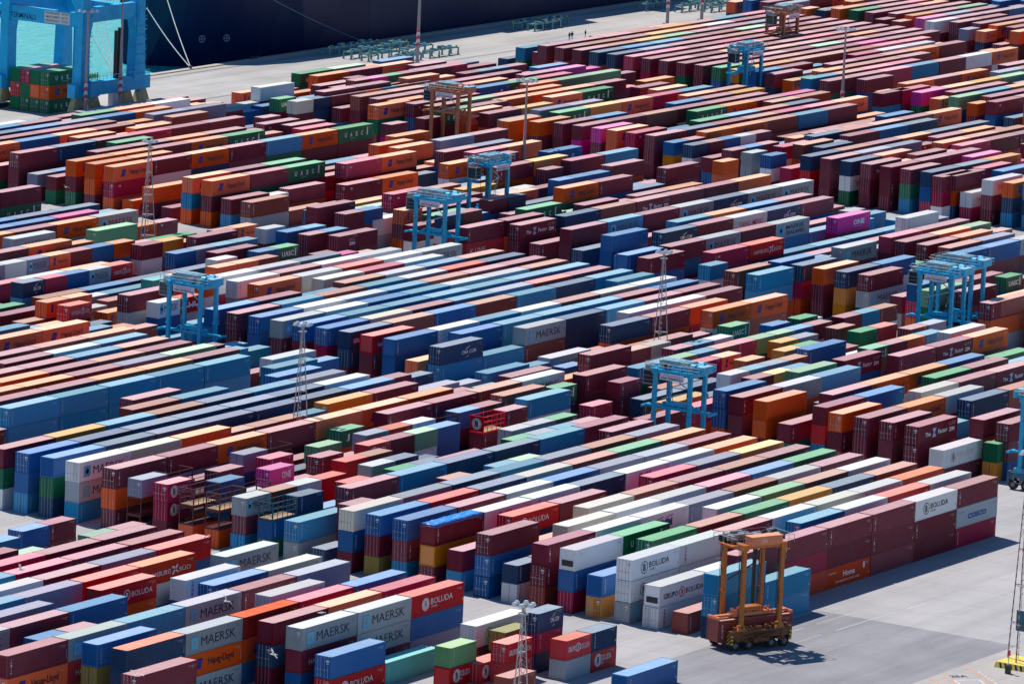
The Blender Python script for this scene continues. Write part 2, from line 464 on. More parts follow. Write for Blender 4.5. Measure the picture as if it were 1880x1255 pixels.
def cont_meshes(L, H):
    k = (L, H)
    if k in CM: return CM[k]
    Wd = 2.438
    b = MB()
    pw = .16
    for x in (0, L-pw):
        for y in (0, Wd-pw): b.box(x, y, .12, x+pw, y+pw, H-.10)
    for x in (-.008, L-.17):                                    # corner castings
        for y in (-.008, Wd-.155):
            b.box(x, y, 0, x+.178, y+.163, .12); b.box(x, y, H-.118, x+.178, y+.163, H)
    for y in (.0, Wd-.06):
        b.box(.17, y, .03, L-.17, y+.06, .18); b.box(.17, y, H-.13, L-.17, y+.06, H-.03)
    for x in (0.0, L-.08):
        b.box(x, .155, .03, x+.08, Wd-.155, .2); b.box(x, .155, H-.2, x+.08, Wd-.155, H-.03)
    corrug(b, pw, L-pw, .02, .18, H-.13, .040)
    corrug(b, pw, L-pw, Wd-.02, .18, H-.13, -.040)
    corrug(b, pw, Wd-pw, L-.05, .2, H-.2, -.035, axis='y')
    b.quad([(.1, .1, .15), (L-.1, .1, .15), (L-.1, Wd-.1, .15), (.1, Wd-.1, .15)])
    body = uvmesh(b, 'container_body', MO['plain'], L)
    e = MB(); corrug(e, pw, Wd-pw, .03, .2, H-.2, .040, axis='y')
    end = uvmesh(e, 'end_panel', MO['plain'], L)
    r = MB(); z = H-.045
    n = int(L/.58)
    for k2 in range(n):                                         # pressed roof sheets with shallow swages
        a = .1+(L-.2)*k2/n; c = .1+(L-.2)*(k2+1)/n; q = (c-a)*.3
        for (xa, za, xb, zb) in ((a, z, a+q*.9, z), (a+q*.9, z, a+q*1.2, z+.018), (a+q*1.2, z+.018, c-q*.3, z+.018), (c-q*.3, z+.018, c, z)):
            r.quad([(xa, .05, za), (xb, .05, zb), (xb, Wd-.05, zb), (xa, Wd-.05, za)])
    roof = uvmesh(r, 'roof', MO['roof'], L)
    dr = MB(); hw = (Wd-2*pw)/2
    dr.box(.02, .005, .2, .06, hw-.012, H-.2)
    nz = 4
    for q in range(nz):
        z0 = .26+(H-.52)*q/nz; z1 = z0+(H-.52)/nz-.08
        dr.box(-.002, .07, z0, .02, hw-.08, z1)
    door = uvmesh(dr, 'door', MO['plain'], L)
    bars = []
    for yy in (.30, .78):
        lb = MB(); lb.bar((-.035, yy*hw/1.06, .12), (-.035, yy*hw/1.06, H-.1), .022, 6)
        for zz in (.35, 1.05, H-.7, H-.3): lb.box(-.05, yy*hw/1.06-.06, zz, .0, yy*hw/1.06+.06, zz+.07)
        lb.box(-.06, yy*hw/1.06-.02, 1.12, -.03, yy*hw/1.06+.32, 1.17)
        bars.append(lb.mesh('locking_bar', STEEL))
    st = MB(); st.quad([(-.006, hw*.55, H-.75), (-.006, hw*.12, H-.75), (-.006, hw*.12, H-.5), (-.006, hw*.55, H-.5)]); st.quad([(-.006, hw*.5, H-1.0), (-.006, hw*.2, H-1.0), (-.006, hw*.2, H-.88), (-.006, hw*.5, H-.88)])
    decal = st.mesh('decal', simple('white_decal', (.7, .7, .68), .6))
    rf = MB(); rf.box(-.02, .35, .55, .05, 2.08, 1.35); rf.box(-.04, .5, .7, -.02, 1.1, 1.2); rf.box(-.04, 1.3, .75, -.02, 1.95, 1.15)
    unit = rf.mesh('refrigeration_unit', DARK)
    CM[k] = (body, end, roof, door, bars, decal, unit, hw, pw)
    return CM[k]
_lm = {}
ENDV = {}
def tarp_mesh(L, H):
    random.seed(4)
    b = MB(); nx, ny = 40, 8; Wd = 2.438; i0 = 0
    P = {}
    for i in range(nx+1):
        for j in range(ny+1):
            x = -.05+(L+.1)*i/nx; y = -.06+(Wd+.12)*j/ny
            edge = j in (0, ny) or i in (0, nx)
            z = H-.22-random.random()*.14 if edge else H+.03+random.random()*.09+.03*math.sin(i*.8+j)
            P[i, j] = len(b.v); b.v.append((x, y, z))
    for i in range(nx):
        for j in range(ny):
            b.f.append((P[i, j], P[i+1, j], P[i+1, j+1], P[i, j+1])); b.mi.append(0)
    N = NT('blue_tarpaulin'); gg = N.n('NewGeometry').outputs['Position']; N.l(N.mix(N.ramp(N.noise(gg, .9, 7, .75), .52, .72), (.02, .26, .75), (.45, .68, .88)), N.b.inputs['Base Color']); N.b.inputs['Roughness'].default_value = .3
    return b.mesh('tarpaulin', N.m)
def make_container(x, y, z, L, H, c, code, label, group, seed, rz=0):
    rn = random.Random(seed)
    root = bpy.data.objects.new('shipping_container', None); COL.objects.link(root)
    root.location = (x, y, z); root.empty_display_size = .5
    if rz: root.rotation_euler = (0, 0, rz)
    tag(root, label, 'container', group)
    body, end, roof, door, bars, decal, unit, hw, pw = cont_meshes(L, H)
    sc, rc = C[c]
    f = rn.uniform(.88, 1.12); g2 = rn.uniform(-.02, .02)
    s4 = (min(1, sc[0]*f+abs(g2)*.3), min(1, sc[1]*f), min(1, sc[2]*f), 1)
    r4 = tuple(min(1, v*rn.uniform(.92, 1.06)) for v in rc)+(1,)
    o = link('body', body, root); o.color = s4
    if c == 'M':
        o = link('tarpaulin', tarp_mesh(L, H), root)
    else:
        o = link('roof', roof, root); o.color = r4
    doors = rn.random() < .62
    if code in ('RF', 'GB') and c in 'wi':
        o = link('end_panel', end, root); o.color = s4
        link('refrigeration_unit', unit, root)
    elif doors:
        for k in (0, 1):
            dd = link('door', door, root, (0, pw+k*hw, 0)); dd.color = s4
            for bm_ in bars: link('locking_bar', bm_, dd)
            if k == 0: link('decal', decal, dd)
    else:
        o = link('end_panel', end, root); o.color = s4
    vv = rn.randrange(3)
    k = (c, code, L, vv)
    if k not in _lm: _lm[k] = logo_mesh('lettering', full_logo(c, code, L, vv))
    link('lettering', _lm[k], root)
    return root
FRM = {}
def frame_parts(L, H):
    if (L, H) in FRM: return FRM[(L, H)]
    b = MB(); b.box(0, 0, 0, L, 2.44, .22)
    fl = MB(); fl.box(.2, .1, .225, L-.2, 2.34, .27)
    e = MB()
    for y in (0, 2.28): e.box(0, y, .22, .16, y+.16, H)
    e.box(.0, .16, H-.16, .14, 2.28, H)
    for zz in (.8, 1.4, 2.0): e.box(.03, .16, zz, .10, 2.28, zz+.07)
    rl = MB()
    for zz in (.95, 1.65, H-.14): rl.box(.16, 0, zz, L-.16, .09, zz+.09)
    for q in range(1, 5): rl.box(L*q/5-.03, .0, .22, L*q/5+.03, .07, H-.14)
    FRM[(L, H)] = (b.mesh('base', MO['plain']), fl.mesh('floor', WOOD), e.mesh('end_frame', MO['plain']), rl.mesh('side_rail', MO['plain']))
    return FRM[(L, H)]
def make_rack(x, y, z, L, H, c, code, label, group, seed):
    root = bpy.data.objects.new('open_frame_rack', None); COL.objects.link(root); root.location = (x, y, z)
    tag(root, label, 'rack', group)
    base, fl, e, rl = frame_parts(L, H)
    sc = C['F'][0] if c == 'F' else (.78, .015, .03)
    if c == 'F' and seed % 3 == 0: sc = (.03, .09, .14)
    for nm, me, loc in (('base', base, (0, 0, 0)), ('end_frame', e, (0, 0, 0)), ('end_frame', e, (L-.16, 0, 0)), ('side_rail', rl, (0, 0, 0)), ('side_rail', rl, (0, 2.35, 0))):
        o = link(nm, me, root, loc); o.color = sc+(1,)
    link('floor', fl, root)
    if c == 'R':
        q = MB(); q.box(-.03, .1, .3, .0, 2.34, H-.05)
        o = q.build('end_panel', MO['plain'], root); o.color = (.55, .03, .035, 1)
        g = Logo(); g.disc(0, 0, .86, WH); g.ring(0, 0, .76, .08, (.4, .03, .04)); g.word('B', -.34, -.48, .68, .96, (.4, .03, .04), .04)
        me = logo_mesh('emblem', g, -.02); o = link('emblem', me, root, (-.045, 1.22, H*.55), -math.pi/2)
    return root

# ------------------------------------------------------------------ the yard
# each row: block, row number, y of its near face, [(x of its left end, length in feet, codes of the boxes from top to bottom)]
# a code is 100 * colour number + lettering number, plus 10000 for the boxes built one by one
YARD = [
(-1, -15, 485.40, [(629.1, 40, 900)]),
(-1, -14, 480.94, [(622.9, 40, 0), (635.2, 20, 900)]),
(-1, -13, 476.48, [(616.7, 40, 501), (629.1, 40, 100)]),
(-1, -12, 472.01, [(616.7, 20, 200), (622.9, 20, 200), (629.1, 20, 10800, 800, 1600), (635.2, 20, 10000, 0, 1600)]),
(-1, -11, 467.55, [(610.5, 40, 800, 0, 500), (622.9, 20, 0), (629.1, 40, 200)]),
(-1, -10, 463.09, [(604.4, 40, 0, 1200, 100), (616.7, 20, 1700, 900, 1200), (632.8, 20, 1700, 1200, 800), (639.0, 20, 0, 0, 500)]),
(-1, -9, 458.63, [(604.4, 40, 200, 800, 1600), (616.7, 40, 10000, 800, 0), (629.1, 40, 10000, 800, 1000)]),
(-1, -8, 454.16, [(592.0, 40, 1000, 0, 300), (604.4, 40, 10200, 200, 200), (616.7, 40, 10000, 500, 300), (629.1, 40, 10000, 1200, 100)]),
(-1, -7, 449.70, [(585.9, 20, 900, 0), (592.0, 40, 1300, 800, 0), (604.4, 40, 10000, 800, 500), (616.7, 40, 11500, 500, 800), (629.1, 40, 10300, 800, 800)]),
(-1, -6, 445.24, [(582.1, 40, 1000, 1600, 900), (594.4, 40, 11500, 800, 0), (606.8, 40, 10300, 1600, 800), (619.1, 40, 12311, 1300, 900)]),
(-1, -5, 440.77, [(582.4, 40, 11500, 0, 0), (598.2, 20, 900), (604.4, 40, 10309, 500, 1200), (622.9, 20, 900, 100), (631.9, 40, 11202, 300, 0)]),
(-1, -4, 436.31, [(567.4, 40, 1202, 1200, 0), (579.7, 40, 10000, 1300, 300), (592.0, 40, 10800, 100, 0), (604.4, 40, 0), (616.7, 40, 11315, 800, 900), (629.1, 40, 1000)]),
(-1, -3, 431.85, [(579.7, 20, 800, 800, 1600), (585.9, 20, 0, 0, 900), (616.7, 40, 10800, 0, 0), (629.1, 40, 11400, 100, 300)]),
(-1, -2, 427.38, [(567.4, 40, 10000, 10501, 700), (579.7, 40, 11203, 311, 700), (592.0, 40, 11000, 1600, 1600), (604.4, 40, 11202, 0, 1200), (616.7, 40, 10000, 100, 0), (629.1, 40, 11500, 0, 1300)]),
(-1, -1, 422.92, [(579.7, 40, 10800, 700, 0), (616.7, 40, 11300, 0, 1600)]),
(-1, 0, 418.46, [(579.7, 40, 12100, 918, 500), (592.0, 40, 11202, 10501, 11202), (604.4, 40, 12200, 501, 800), (616.7, 40, 10200, 200, 800), (629.1, 40, 10800, 0, 200)]),
(-1, 1, 413.99, [(604.4, 40, 10000, 10900, 0), (616.7, 40, 10500, 1000, 1200), (629.1, 40, 10200, 1200, 100)]),
(-1, 2, 409.53, [(569.6, 40, 10000, 1600, 0), (604.4, 40, 11202, 10011, 800), (616.7, 40, 11202, 11202, 0), (629.1, 40, 10305, 10800, 1500)]),
(-1, 3, 405.07, [(604.4, 40, 10800, 10305), (616.7, 40, 11100)]),
(-1, 3.9, 401.17, [(631.5, 40, 11307, 0)]),
(-1, 4.6, 398.13, [(621.0, 20, 11800, 10305)]),
(-1, 4.7, 397.77, [(633.1, 20, 700, 900)]),
(-1, 4.9, 396.70, [(625.5, 20, 305)]),
(-1, 5.4, 394.41, [(635.4, 20, 10917, 200, 900)]),
(-1, 5.5, 394.02, [(627.7, 20, 10309, 300)]),
(-1, 6.5, 389.47, [(634.6, 20, 10309, 11200), (640.8, 20, 10900, 305)]),
(-1, 6.5, 389.62, [(621.7, 20, 10100)]),
(-1, 9, 378.52, [(632.0, 40, 10800)]),
(0, -41, 598.77, [(773.1, 20, 0)]),
(0, -40, 594.31, [(767.0, 20, 0, 800), (773.1, 20, 100, 100)]),
(0, -39, 589.84, [(773.1, 20, 100, 900)]),
(0, -38, 585.38, [(767.0, 40, 1610, 1300)]),
(0, -37, 580.92, [(754.6, 40, 0, 1200), (767.0, 40, 0, 1200)]),
(0, -36, 576.45, [(754.6, 40, 0), (767.0, 20, 100, 0), (773.1, 20, 501, 0, 1000), (779.3, 20, 500, 1200, 1200)]),
(0, -35, 571.99, [(748.4, 40, 900, 1300), (760.8, 20, 1000, 200), (767.0, 20, 501, 100), (773.1, 20, 10311, 0, 100)]),
(0, -34, 567.53, [(736.1, 40, 1000, 1300), (748.4, 40, 1000, 1600), (760.8, 40, 30, 1300), (773.1, 20, 900, 200)]),
(0, -33, 563.06, [(738.7, 40, 1000, 1000, 800), (760.8, 40, 1000, 200), (773.1, 20, 501, 0)]),
(0, -32, 558.60, [(729.9, 20, 1000, 500), (736.1, 40, 10501, 0, 0), (748.4, 40, 10501, 100, 100), (767.0, 40, 100, 200)]),
(0, -31, 554.14, [(717.6, 40, 0, 800), (729.9, 40, 1500), (742.3, 40, 1500), (754.6, 40, 1500), (767.0, 40, 501)]),
(0, -30, 549.67, [(711.4, 40, 200), (723.8, 40, 0, 0, 0), (736.1, 40, 100, 1000, 1000), (748.4, 40, 500, 500, 0), (767.0, 40, 1000)]),
(0, -29, 545.21, [(705.2, 40, 100, 1300), (721.0, 40, 0, 0, 300), (733.4, 40, 1300, 1300, 1300), (745.7, 40, 1000, 300, 0), (767.0, 40, 800)]),
(0, -28, 540.75, [(699.1, 20, 30), (708.4, 40, 0, 300, 300), (720.7, 40, 0, 0, 0), (733.1, 40, 1000, 1300, 1000), (745.4, 40, 100, 1200, 300), (760.8, 40, 0, 300), (773.1, 20, 1000, 1000)]),
(0, -27, 536.28, [(699.1, 20, 200, 100), (708.4, 40, 500, 100, 200), (720.7, 40, 0, 0, 0), (733.0, 40, 100, 0, 0), (745.4, 40, 0, 800, 200), (760.8, 40, 1000, 900), (773.1, 20, 1000, 800)]),
(0, -26, 531.82, [(696.2, 40, 500, 1300, 800), (708.5, 40, 500, 300, 0), (720.9, 40, 0, 200, 100), (733.2, 40, 1500, 800, 100), (745.6, 40, 1700, 0, 200), (760.8, 40, 0), (773.1, 20, 600)]),
(0, -25, 527.36, [(696.2, 40, 0, 1600, 0), (708.6, 40, 0, 800, 800), (720.9, 40, 501, 800, 100), (733.2, 40, 501, 0, 900), (745.6, 40, 0, 0, 1000), (767.0, 40, 1300, 1600)]),
(0, -24, 522.90, [(680.5, 40, 1000, 100), (692.9, 40, 11000, 11000, 1600), (705.2, 40, 11000, 11000, 1600), (717.6, 40, 11000, 1000, 1200), (729.9, 40, 11000, 1000, 1300), (742.3, 40, 11000, 1000, 1300), (760.8, 40, 1000, 900), (773.1, 20, 800, 300)]),
(0, -22, 513.97, [(668.2, 40, 0, 0, 0), (680.5, 40, 0), (692.9, 40, 0), (711.4, 40, 0, 1200, 0)]),
(0, -21, 509.51, [(668.2, 40, 0), (680.5, 40, 0), (692.9, 40, 0), (705.2, 40, 100, 500, 1000), (717.6, 40, 1000, 900, 500), (742.3, 40, 800, 0, 500)]),
(0, -20, 505.04, [(668.2, 40, 10000, 1600, 1300), (680.5, 40, 600, 1600, 0), (692.9, 40, 1000, 800, 1600), (705.2, 40, 100, 1000, 200), (717.6, 40, 900, 1000, 100), (729.9, 40, 1000, 800, 800), (742.3, 40, 1500, 1200, 300), (760.8, 40, 0, 1200), (773.1, 20, 900, 1600)]),
(0, -19, 500.58, [(668.2, 40, 10800, 800, 1000), (680.5, 40, 900, 0, 200), (692.9, 40, 900, 1600, 0), (705.2, 40, 900, 800, 1600), (717.6, 40, 900, 0, 0), (729.9, 40, 900, 100, 300), (742.3, 40, 1300, 900, 0), (760.8, 40, 0), (773.1, 20, 0)]),
(0, -18, 496.12, [(668.2, 40, 10822, 1600, 900), (680.5, 40, 900, 300, 200), (692.9, 40, 900, 1300, 800), (705.2, 40, 10900, 200, 800), (717.6, 40, 10900, 800, 1200), (729.9, 40, 900, 500, 500), (742.3, 40, 822, 1000, 900), (760.8, 40, 1500, 900), (773.1, 20, 1500, 0)]),
(0, -17, 491.65, [(668.2, 40, 11303, 11203, 11000), (680.5, 40, 11400, 1200, 300), (692.9, 40, 10500, 500, 1200), (705.2, 20, 100, 200, 0), (711.4, 20, 100, 1300, 1600), (717.6, 20, 100, 800, 1600), (723.8, 20, 1000, 200, 800), (729.9, 40, 10600, 1200, 800), (742.3, 40, 10000, 1600, 800), (760.8, 40, 1202), (773.1, 20, 1202, 100)]),
(0, -15, 485.27, [(668.2, 40, 10000, 500, 0), (680.5, 40, 10000, 1200, 1600), (692.9, 40, 10501, 900, 1000), (705.2, 40, 10000, 0, 100), (717.6, 40, 10500, 900, 0), (729.9, 40, 10501, 1600, 1300), (742.3, 40, 501, 1600, 1600), (754.6, 20, 0, 0, 100), (760.8, 40, 100), (773.1, 20, 100, 0)]),
(0, -14, 480.81, [(668.2, 20, 11500, 2400, 2400), (674.4, 20, 2400, 2400, 0), (680.5, 40, 0, 1000), (692.9, 20, 1500, 800, 0), (699.1, 20, 2400, 0, 1600), (705.2, 20, 0, 0), (711.4, 20, 900, 0), (717.6, 20, 1623, 500, 0), (723.8, 20, 900, 0), (729.9, 40, 10000, 800, 500), (742.3, 40, 10000, 0, 100), (754.6, 40, 100, 200, 500), (767.0, 40, 1321, 300, 0)]),
(0, -13, 476.34, [(668.2, 20, 10205, 205, 0), (674.4, 20, 2400, 2400, 500), (680.5, 20, 0, 800, 100), (686.7, 20, 2400, 200), (692.9, 20, 200, 200, 1600), (699.1, 20, 900, 0), (705.2, 20, 1700, 0, 0), (711.4, 20, 0, 800), (717.6, 20, 1500, 500, 900), (723.8, 20, 300, 800, 100), (729.9, 20, 1300, 500, 0), (736.1, 20, 2400, 0, 0), (742.3, 20, 800, 0, 900), (748.4, 20, 0, 300, 800), (754.6, 40, 10100, 300, 1200), (769.6, 20, 1610, 900, 1200)]),
(0, -12, 471.88, [(668.2, 20, 12400, 2400, 500), (674.4, 20, 800, 1000, 1200), (680.5, 20, 1200, 0), (686.7, 20, 11915, 0, 0), (692.9, 20, 0, 200), (699.1, 20, 10000, 500, 1000), (705.2, 20, 0, 0), (711.4, 20, 305, 200, 1200), (717.6, 20, 0, 900, 800), (723.8, 20, 1700, 1300, 800), (729.9, 20, 800, 800, 0), (736.1, 20, 0), (742.3, 20, 12208, 0, 0), (748.4, 20, 0, 0, 900), (754.6, 40, 11000, 1300, 1300), (773.1, 20, 200, 1600)]),
(0, -11, 467.42, [(668.2, 20, 12400, 2400, 500), (674.4, 20, 2400, 2400, 1000), (680.5, 20, 0, 800), (686.7, 20, 300, 500), (692.9, 20, 1500, 900), (699.1, 20, 300, 0, 300), (705.2, 20, 100, 1300, 0), (711.4, 20, 900, 800), (717.6, 20, 900, 0), (729.9, 40, 0), (742.3, 40, 0), (760.8, 40, 0), (773.1, 20, 0)]),
(0, -10, 462.95, [(668.2, 20, 11203, 0, 1000), (674.4, 20, 100, 1600, 1600), (680.5, 20, 1300, 0, 1200), (686.7, 20, 300, 300, 0), (692.9, 20, 500, 800), (699.1, 20, 1200, 0, 0), (705.2, 20, 900, 0, 300), (711.4, 20, 0, 800), (717.6, 40, 0, 900), (729.9, 20, 0, 300), (736.1, 20, 1200, 300, 200), (742.3, 20, 1200, 900, 0), (748.4, 20, 1610, 500, 900), (760.8, 20, 0), (767.0, 20, 0), (773.1, 20, 1700)]),
(0, -9, 458.49, [(668.2, 20, 12400, 800, 1600), (674.4, 20, 10900, 1600, 1600), (680.5, 20, 800, 800), (686.7, 20, 300, 200, 900), (692.9, 20, 900, 0), (699.1, 20, 1600, 300, 1300), (705.2, 20, 900, 100, 0), (711.4, 20, 300, 1300), (717.6, 40, 900, 300), (729.9, 20, 1600, 0, 800), (736.1, 20, 1500, 800, 100), (742.3, 20, 1000, 0, 1000), (748.4, 20, 0, 0, 1000), (754.6, 40, 200), (767.0, 40, 10000, 200)]),
(0, -8, 454.03, [(668.2, 40, 11000, 11200), (680.5, 40, 10000, 800, 1600), (692.9, 40, 11000, 200, 800), (705.2, 40, 10900, 900, 0), (717.6, 40, 10900, 300, 500), (729.9, 40, 11000, 800, 1000), (742.3, 40, 10014, 800, 0)]),
(0, -7, 449.57, [(668.2, 20, 900), (674.4, 20, 0, 0, 1200), (680.5, 40, 900, 0), (692.9, 20, 900, 0), (699.1, 20, 100, 100, 1300), (705.2, 20, 1500, 200), (711.4, 20, 1000, 500, 0), (717.6, 20, 1700, 0, 0), (723.8, 20, 0, 0), (729.9, 40, 0, 500), (742.3, 40, 10000, 1300, 100)]),
(0, -6, 445.10, [(668.2, 40, 11400, 800, 0), (680.5, 40, 1500, 100, 200), (692.9, 40, 900, 1600, 300), (705.2, 40, 1000, 1200, 1600), (717.6, 40, 1500, 1000, 100), (729.9, 40, 100, 1200, 0), (742.3, 40, 1500, 0, 900)]),
(0, -5, 440.64, [(668.2, 40, 10800, 0, 700), (680.5, 40, 10300, 800, 500), (692.9, 40, 900, 800, 1200), (705.2, 40, 1400, 200, 0), (717.6, 40, 100, 1000, 0), (729.9, 40, 1600, 800, 0), (742.3, 40, 500, 300, 200)]),
(0, -4, 436.18, [(668.2, 40, 10800, 0, 1000), (680.5, 40, 10000, 900, 0), (692.9, 40, 1200, 900, 500), (705.2, 40, 800, 200, 0), (717.6, 40, 1500, 1600, 800), (729.9, 40, 1500, 1600, 0), (742.3, 40, 14, 0, 100)]),
(0, -3, 431.71, [(668.2, 40, 12000, 10600, 0), (680.5, 40, 11327, 1200, 1200), (692.9, 40, 1315, 800, 1000), (705.2, 40, 10900, 0, 0), (717.6, 40, 11328, 300, 200), (729.9, 40, 1300, 1300, 1300), (742.3, 40, 500, 500, 900)]),
(0, -2, 427.25, [(668.2, 40, 10000, 1000), (680.5, 40, 10305, 900, 1600), (692.9, 40, 10000, 900, 1200), (705.2, 40, 100, 800), (717.6, 40, 10230, 0, 1200), (729.9, 40, 1500, 0, 0), (742.3, 40, 600, 0, 200)]),
(0, -1, 422.79, [(668.2, 40, 10000, 10800, 10800), (680.5, 40, 100, 0), (692.9, 40, 11400, 200, 1300), (705.2, 40, 100, 300, 500), (717.6, 40, 0, 300, 300), (729.9, 40, 100, 0, 0), (742.3, 40, 0, 0, 0)]),
(0, 0, 418.32, [(668.2, 20, 10900, 1315), (674.4, 20, 100, 1000), (680.5, 40, 11400, 0, 0), (692.9, 40, 1300, 100, 100), (705.2, 40, 1300, 100, 0), (717.6, 40, 200, 300, 900), (729.9, 40, 800, 500, 0), (742.3, 40, 1600, 0, 1000)]),
(0, 1, 413.86, [(668.2, 40, 10000, 10000, 100), (680.5, 40, 11300, 0, 0), (692.9, 40, 11313, 200, 800), (705.2, 40, 11500, 1000, 1300), (717.6, 40, 100, 1300, 100), (729.9, 40, 1301, 1200, 1300), (742.3, 40, 0, 0, 1600)]),
(0, 2, 409.40, [(668.2, 40, 11331, 10800, 200), (680.5, 40, 11610, 1300, 1000), (692.9, 40, 0, 1300), (705.2, 40, 11300, 800, 0), (717.6, 40, 1726, 300, 1000), (729.9, 40, 100, 300, 200), (742.3, 40, 1300, 300, 1600)]),
(0, 3, 404.93, [(668.2, 40, 10800, 10600), (680.5, 40, 11600, 0, 900), (692.9, 40, 10100, 500, 200), (705.2, 40, 1600, 900, 0), (717.6, 40, 600, 1000, 1300), (729.9, 40, 900, 0, 500), (742.3, 40, 100, 100, 0)]),
(0, 4, 400.47, [(668.2, 40, 11306, 11306, 11203), (680.5, 40, 11315, 1300, 0), (692.9, 40, 10000, 0, 0), (705.2, 40, 11300, 1300, 1300), (717.6, 40, 1400, 800, 1300), (729.9, 40, 1315, 0, 300), (742.3, 40, 400, 0, 800)]),
(0, 5, 396.01, [(668.2, 40, 11309, 11315), (680.5, 40, 1300, 800), (692.9, 40, 200, 1000), (705.2, 40, 11000, 800, 0), (717.6, 40, 1300, 1600, 0), (729.9, 40, 300, 1600, 1300), (742.3, 40, 1300, 0, 800)]),
(0, 6, 391.54, [(668.2, 40, 10100), (680.5, 40, 10000, 0, 400), (692.9, 40, 10000, 200, 400), (705.2, 40, 10000, 10000, 10420), (717.6, 40, 10000, 10000, 10000), (729.9, 40, 11306, 10000, 10000), (742.3, 40, 10000, 11219, 10200)]),
(0, 7, 387.08, [(668.2, 40, 11000, 11000, 10900), (680.5, 40, 11000, 11000)]),
(1, -57, 670.85, [(868.0, 20, 100)]),
(1, -56, 666.39, [(861.7, 40, 1300, 0)]),
(1, -55, 661.92, [(855.4, 40, 1500), (867.7, 20, 100)]),
(1, -54, 657.46, [(849.0, 40, 1000, 1000), (861.4, 20, 1000, 1200), (867.5, 20, 200, 1200)]),
(1, -53, 653.00, [(842.7, 40, 0), (855.1, 40, 800), (867.4, 20, 800)]),
(1, -52, 648.53, [(842.6, 40, 0, 800, 800), (854.9, 40, 10000, 1610, 800), (867.2, 20, 0)]),
(1, -51, 644.07, [(836.2, 40, 0), (848.6, 40, 0), (860.9, 40, 0)]),
(1, -50, 639.61, [(836.1, 40, 800, 1000), (848.4, 40, 900, 800), (860.8, 40, 900, 501)]),
(1, -49, 635.14, [(823.6, 20, 0, 1600), (829.8, 40, 800, 100), (842.1, 40, 800, 0), (854.5, 40, 1900, 1200), (866.8, 20, 1000, 0)]),
(1, -48, 630.68, [(823.5, 40, 500, 800), (835.8, 40, 0, 1000), (848.1, 40, 10501, 1200), (860.5, 40, 1202, 800)]),
(1, -47, 626.22, [(811.0, 40, 100), (823.3, 20, 800), (829.5, 40, 1202, 1200), (848.0, 40, 0), (860.4, 40, 500)]),
(1, -46, 621.75, [(810.8, 40, 30), (823.2, 40, 30), (835.5, 40, 0), (847.9, 40, 11700, 0), (860.2, 20, 501, 500), (866.4, 20, 30, 1300)]),
(1, -43, 608.36, [(785.7, 40, 200), (798.0, 40, 0, 1300, 0), (810.4, 40, 501, 800, 900), (822.7, 20, 500, 1000, 500), (835.1, 40, 0, 1000), (847.4, 40, 1600, 1200), (859.8, 40, 0)]),
(1, -42, 603.90, [(785.5, 20, 1300, 1000), (791.7, 20, 1500, 0, 1600), (797.9, 20, 1300, 800, 800), (804.1, 20, 1503, 900, 1600), (810.2, 20, 501, 1200, 800), (816.4, 20, 0, 0, 1600), (822.6, 20, 800, 1600, 0), (828.8, 20, 500, 800, 1300), (834.9, 40, 501, 200), (847.3, 40, 501, 800), (859.6, 40, 0, 0)]),
(1, -41, 599.44, [(785.4, 40, 200, 0), (797.7, 40, 1300, 1200), (810.1, 40, 501, 0), (822.4, 20, 501, 500), (830.9, 20, 0, 1300, 800), (837.1, 20, 600, 0, 200), (847.1, 20, 800, 100), (853.3, 20, 100, 1000, 100), (859.5, 20, 501, 800, 0), (865.6, 20, 0, 1200), (884.1, 40, 10000, 0, 1200)]),
(1, -40, 594.98, [(785.2, 40, 900), (797.6, 40, 0), (809.9, 40, 800), (822.3, 40, 200), (834.6, 20, 200), (840.8, 40, 10000, 900, 1300), (861.7, 20, 1300, 0, 1200), (886.6, 20, 0, 0, 0), (892.8, 20, 800, 0, 1200)]),
(1, -39, 590.51, [(785.1, 20, 10917, 1000, 900), (791.3, 20, 200, 900, 0), (797.4, 20, 800, 300, 900), (803.6, 20, 1203, 0, 900), (809.8, 20, 311, 900, 800), (816.0, 40, 600), (828.3, 20, 800, 0, 800), (834.5, 20, 1500, 1300, 100), (840.6, 20, 1000, 800, 0), (846.8, 20, 1000, 200, 0), (853.0, 20, 1300, 900), (861.8, 20, 800, 800, 300), (867.9, 20, 1000, 1600, 200)]),
(1, -38, 586.05, [(785.0, 40, 100, 800), (797.3, 40, 800, 1200), (809.6, 40, 900, 500), (822.0, 40, 900, 1200), (834.3, 20, 0, 800, 800), (840.5, 20, 0, 200, 1000), (846.7, 40, 200, 100), (862.1, 20, 0, 0, 500), (868.3, 20, 800, 1000, 1000)]),
(1, -37, 581.59, [(784.8, 40, 1202, 800), (797.1, 40, 1000, 500), (809.5, 40, 0, 1000), (821.8, 20, 1610, 0), (828.0, 20, 1300, 100, 900), (834.2, 20, 501, 1300), (840.4, 20, 800, 0, 0), (846.5, 20, 1610, 800, 1000), (858.9, 20, 0, 1600), (865.0, 20, 16, 0, 1200), (871.2, 20, 0, 0, 0)]),
(1, -36, 577.12, [(784.7, 20, 1202, 0), (790.8, 40, 100, 500), (803.2, 20, 1100, 1300, 1300), (809.4, 20, 600, 200, 0), (815.5, 20, 600, 1000), (821.7, 20, 500, 200, 900), (827.9, 20, 500, 1300, 0), (834.0, 20, 100, 300, 800), (840.2, 40, 100, 1300), (852.5, 40, 1915, 200), (864.9, 20, 100, 200)]),
(1, -35, 572.66, [(784.5, 20, 501, 1200), (796.9, 40, 1300), (809.2, 40, 1000), (821.5, 40, 1300), (833.9, 40, 1300), (846.2, 40, 1300, 200), (858.6, 40, 200, 900)]),
